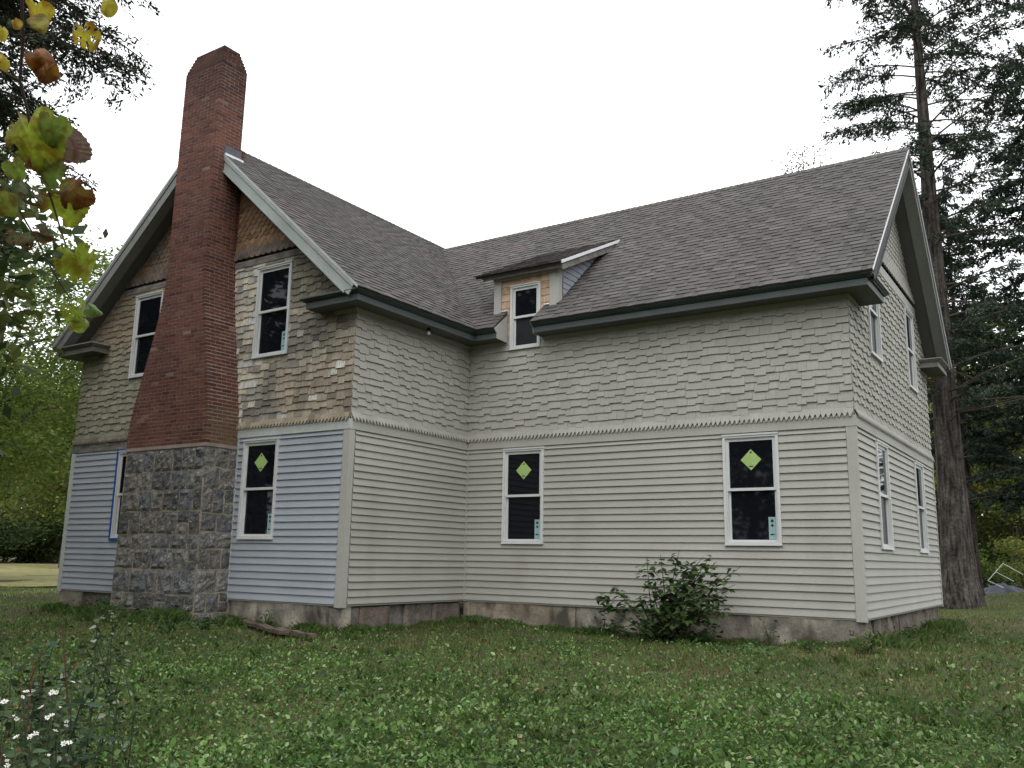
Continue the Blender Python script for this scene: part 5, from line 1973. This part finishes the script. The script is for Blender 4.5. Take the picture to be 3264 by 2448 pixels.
def grape_leaf(px, py, size_px, rot, col, brown=.3, curl=.25, dist=2.33, tilt=(0, 0), holes=0, aspect=1.0):
    c = at_dist(px, py, dist)
    R = size_px / F_PX * dist * .5
    n = 60
    ph = random.uniform(0, 9)
    fwd_ = (CAM_P - c).normalized()
    a = _rt * math.cos(rot) + _up * math.sin(rot); e = -_rt * math.sin(rot) + _up * math.cos(rot)
    nn_ = (fwd_ + a * tilt[0] + e * tilt[1]).normalized()
    a = (a - nn_ * a.dot(nn_)).normalized(); e = nn_.cross(a)
    b = MB()
    rings = [0, .35, .68, 1.0]
    idx = []
    for ri, rr in enumerate(rings):
        row = []
        for i in range(n):
            th = 2 * math.pi * i / n
            # heart with three blunt lobes; stalk notch at th = pi/2 (up)
            q = th - math.pi / 2
            notch = max(0, 1 - abs(math.atan2(math.sin(q), math.cos(q))) / .42)
            r0 = .90 + .055 * math.cos(3 * (q - math.pi)) - .42 * notch + .10 * math.cos(q - math.pi)
            ser = .028 * (1 if i % 2 else -1) * (1 if ri == 3 else 0)
            r0 = (r0 + ser + (.05 * math.sin(th * 5 + ph) if ri == 3 else 0)) * rr
            x, y = r0 * math.cos(th) * aspect, r0 * math.sin(th)
            zc = -curl * rr * rr * (1 + .7 * math.sin(2 * th + ph)) + .03 * math.sin(th * 5 + ph) * rr - .25 * abs(x)
            p = c + (a * x + e * y + nn_ * zc) * R
            nb = vnoise(x * 2.2 + ph * 3, y * 2.2 + ph)
            edge = rr ** 3 * brown * 1.5 + (brown if nb > .62 else 0)
            k = min(1, max(0, edge * (.4 + 1.2 * nb) - .15))
            vein = 0
            cc_ = tuple((u_ * (1 - k) + v_ * k) * (1 + vein) for u_, v_ in zip(col, (.13, .058, .018)))
            row.append((p, cc_))
        idx.append(row)
    base = []
    for row in idx:
        st = len(b.v)
        for p, cc_ in row: b.v.append(tuple(p)); b.t.append(cc_)
        base.append(st)
    for ri in range(3):
        for i in range(n):
            j = (i + 1) % n
            if ri == 2 and holes and vnoise(i * .35 + ph, ri) > .80: continue
            if ri == 1 and holes > 1 and vnoise(i * .5 + ph, 5) > .80: continue
            b.f.append((base[ri] + i, base[ri + 1] + i, base[ri + 1] + j, base[ri] + j)); b.m.append(0)
    b.build('leaf', M['vine_leaf'], vine)


YG, YL, DG, OR, BR = (.30, .37, .035), (.48, .42, .045), (.060, .095, .045), (.26, .105, .018), (.17, .12, .085)
GL = [(88, 425, 190, .25, YG, .28, .25, 1), (168, 410, 105, -.3, (.19, .27, .05), .12, .3, 0), (150, 448, 165, 1.2, BR, .35, .9, 0), (116, 505, 80, .2, (.25, .19, .03), .9, .3, 0),
      (160, 545, 92, -.2, (.20, .28, .06), .2, .3, 1), (150, 600, 70, .9, (.17, .20, .05), .6, .4, 2), (200, 640, 150, .35, YG, .5, .35, 1), (228, 605, 110, -.6, (.20, .13, .035), .9, .6, 1),
      (250, 835, 132, .1, YG, .08, .2, 1), (168, 842, 62, .4, DG, .1, .5, 1), (190, 862, 34, -.5, (.10, .12, .08), .2, .4, 0), (236, 990, 84, .3, (.24, .32, .04), .15, .4, 2), (262, 1030, 60, -.5, (.24, .32, .05), .15, .6, 0),
      (300, 985, 52, 1.1, (.14, .22, .06), .1, .6, 0), (56, 748, 62, .3, (.10, .14, .05), .35, .4, 2), (100, 770, 58, -.4, (.09, .11, .05), .45, .5, 2), (136, 748, 64, .7, (.085, .095, .05), .4, .6, 1),
      (40, 625, 120, -.1, (.10, .15, .06), .2, .5, 1), (100, 620, 70, .6, (.13, .19, .08), .3, .5, 2), (12, 650, 80, .5, (.22, .26, .04), .3, .4, 0), (50, 535, 70, .2, (.20, .28, .05), .15, .4, 0),
      (134, 182, 100, .5, OR, .5, .5, 0), (150, 222, 70, -.4, (.30, .14, .02), .4, .5, 0), (272, 112, 84, .2, YL, .25, .25, 2), (115, 38, 82, -.3, YL, .15, .3, 0), (338, 12, 66, .1, (.36, .33, .03), .1, .25, 0),
      (4, 195, 52, .6, YL, .2, .4, 0), (8, 102, 46, -.2, YL, .2, .4, 0), (48, 72, 34, .4, YL, .2, .4, 0), (105, 88, 60, 1.3, (.30, .28, .05), .2, .9, 0)]
for (px, py, sz, rot, col, br, cu, ho) in GL:
    grape_leaf(px, py, sz, rot, col, br, cu, 2.33 + random.uniform(-.06, .06), (random.uniform(-.5, .5), random.uniform(-.5, .5)), ho, random.uniform(.8, 1.0))

# ------------------------------------------------------------------ things lying about
def lay_plank(label, p0, p1, wdt, th, lift, name='old_plank'):
    p0, p1 = Vector(p0), Vector(p1)
    d = (p1 - p0).normalized(); s = d.cross(Vector((0, 0, 1))).normalized() * wdt / 2
    up = s.cross(d).normalized() * th
    if up.z < 0: up = -up
    b = MB()
    n = 8; vv = []
    for i in range(n + 1):
        q = p0.lerp(p1, i / n) + Vector((0, 0, lift))
        ww = 1 + .12 * math.sin(i * 2.3)
        e = up * (1 + .2 * math.sin(i * 1.9))
        vv += [q - s * ww, q + s * ww, q + s * ww + e, q - s * ww + e]
    ff = [(3, 2, 1, 0), tuple(n * 4 + k for k in range(4))]
    for i in range(n):
        for k in range(4):
            a, c = i * 4 + k, i * 4 + (k + 1) % 4
            ff.append((a, c, c + 4, a + 4))
    b.mesh(vv, ff)
    return tag(b.build(name, M['rotboard']), label, 'plank')


lay_plank('rotten reddish plank lying before the pale foundation', gp(765, 1992), gp(905, 2030), .16, .05, .05)
lay_plank('grey rotten plank pointing toward the wing corner', gp(880, 2018), gp(1000, 2042), .10, .04, .06)
lay_plank('broken stick lying at the foot of the wall shrub', gp(1935, 2012), gp(2030, 2035), .035, .03, .06, 'broken_stick')

# discarded frame and tarp beside the hemlock
fr0 = Vector(on_ground(3170, 25.5))
def fpt(px, py): return at_dist(px, py, 37.5)
b = MB()
A_, B_, C_, D_, E_, F_ = fpt(3149, 1851), fpt(3197, 1796), fpt(3262, 1832), fpt(3174, 1823), fpt(3232, 1853), fpt(3200, 1874)
for p, q in ((A_, B_), (B_, C_), (D_, E_), (A_, F_)):
    b.tube([p, q], [.013, .013], 6)
tag(b.build('metal_frame', M['metal_white']), 'white metal frame propped askew on the dark heap', 'frame')
tc = Vector(on_ground(3178, 39))
vv, ff = [], []
nT, mT = 36, 12
for j in range(mT + 1):
    for i in range(nT):
        th = 2 * math.pi * i / nT; k = 1 - j / (mT + .4)
        rr = k * (1 + .22 * math.sin(3 * th + 1) + .12 * math.sin(7 * th))
        x_, y_ = rr * .95 * math.cos(th), rr * .6 * math.sin(th)
        hgt = .30 * (1 - k * k) * (.55 + 1.0 * vnoise(x_ * 2.2 + 5, y_ * 2.2 + 1)) + .16 * (vnoise(x_ * 7, y_ * 7) - .5) * (1 - k * k)
        vv.append((tc.x + x_, tc.y + y_, tc.z - .05 + hgt))
for j in range(mT):
    for i in range(nT):
        ff.append((j * nT + i, j * nT + (i + 1) % nT, (j + 1) * nT + (i + 1) % nT, (j + 1) * nT + i))
ff.append(tuple(mT * nT + i for i in range(nT)))
b = MB(); b.mesh(vv, ff)
tag(b.build('tarp_heap', M['tarp']), 'crumpled slate blue tarp heap beside the hemlock trunk', 'tarp')

# utility wire running off to the left
w0 = Vector((-LA - .05, 1.5, 3.0)); w1 = at_dist(-60, 1396, 34)
b = MB()
b.tube([w0.lerp(w1, i / 10) + Vector((0, 0, -.35 * math.sin(math.pi * i / 10))) for i in range(11)], [.012] * 11, 5)
tag(b.build('utility_wire', M['ink']), 'thin dark wire running from the house to the left', 'wire')

# bare bulb under the wing eave
b = MB()
q = Vector((.22, -1.55, 4.74))
b.tube([q + Vector((0, 0, .03)), q, q - Vector((0, 0, .03))], [.035, .035, .02], 8)
lamp = b.build('lamp_holder', M['ink'], house)
b = MB(); b.tube([q - Vector((0, 0, .03)), q - Vector((0, 0, .06)), q - Vector((0, 0, .085)), q - Vector((0, 0, .10))], [.015, .03, .028, .008], 8)
b.build('bulb', M['metal_white'], lamp, smooth=True)

# fallen leaves, each its own object
FLM = leaf_unit('fallen_leaf', M['leaf'], .75, .25, -.3)
spots = [(1852, 2140), (690, 2236), (780, 2225), (835, 2270), (855, 2275), (1325, 2160), (1290, 2365), (1455, 2335), (1525, 2415), (1560, 2418), (1650, 2350), (1835, 2385), (1905, 2390), (1985, 2240),
         (2380, 2420), (2840, 2170), (2760, 2370), (2690, 2410), (2735, 2215), (3070, 2100), (3095, 2195), (3190, 2285), (480, 2275), (880, 2180), (1170, 2060), (1590, 2075), (2345, 2110), (2480, 2330),
         (560, 2110), (395, 2235), (1060, 2440), (745, 2440), (1230, 2020), (2000, 2160), (2600, 2150), (2950, 2300), (3150, 2400), (1700, 2200), (1120, 2330), (2200, 2280)]
FC_ = [(.20, .10, .055), (.28, .19, .12), (.36, .29, .19), (.17, .085, .05), (.27, .24, .09)]
for i, (px, py) in enumerate(spots):
    q = at_plane(px, py, 2, GND - .1)
    zz = gz(q.x, q.y)
    q = at_plane(px, py, 2, zz + .06)
    o = bpy.data.objects.new('fallen_leaf', FLM)
    c = random.choice(FC_); o.color = (*c, 1)
    COL.objects.link(o)
    o.matrix_world = leaf_matrix(q, (random.gauss(0, 1), random.gauss(0, 1), random.uniform(-.3, .3)), random.uniform(.04, .07), random.uniform(-.6, .6))
    tag(o, 'small dry fallen leaf lying on the lawn', 'leaf', 'fallen leaves on the lawn')

# ------------------------------------------------------------------ the wood that rings the clearing, outside the picture
ring = [(-3600, 20, 13, 4.3), (-800, 22.5, 12, 2.9), (-1150, 25, 14, 3.6), (-1000, 31, 15, 4.0)]
pts_ = [on_ground(px, r) + (hh, rd) for px, r, hh, rd in ring]
for i in range(13):
    a = yaw0 + math.radians(72 + i * 222 / 12)
    r = 22 + 2.5 * (i % 3)
    x, y = CAM_P.x + r * math.cos(a), CAM_P.y + r * math.sin(a)
    pts_.append((x, y, gz(x, y), 13 + 1.5 * (i % 3), 4.3))
for i, (x, y, z, hh, rd) in enumerate(pts_):
    deciduous('woodland_tree', 'tree of the wood around the clearing, outside the picture', (x, y, z), hh, rd, .6, 60, 17000 if i < 4 else 9000, .42, G_DARK + G_OLIVE[:2], .25, 'wood around the clearing', clump=1.0)
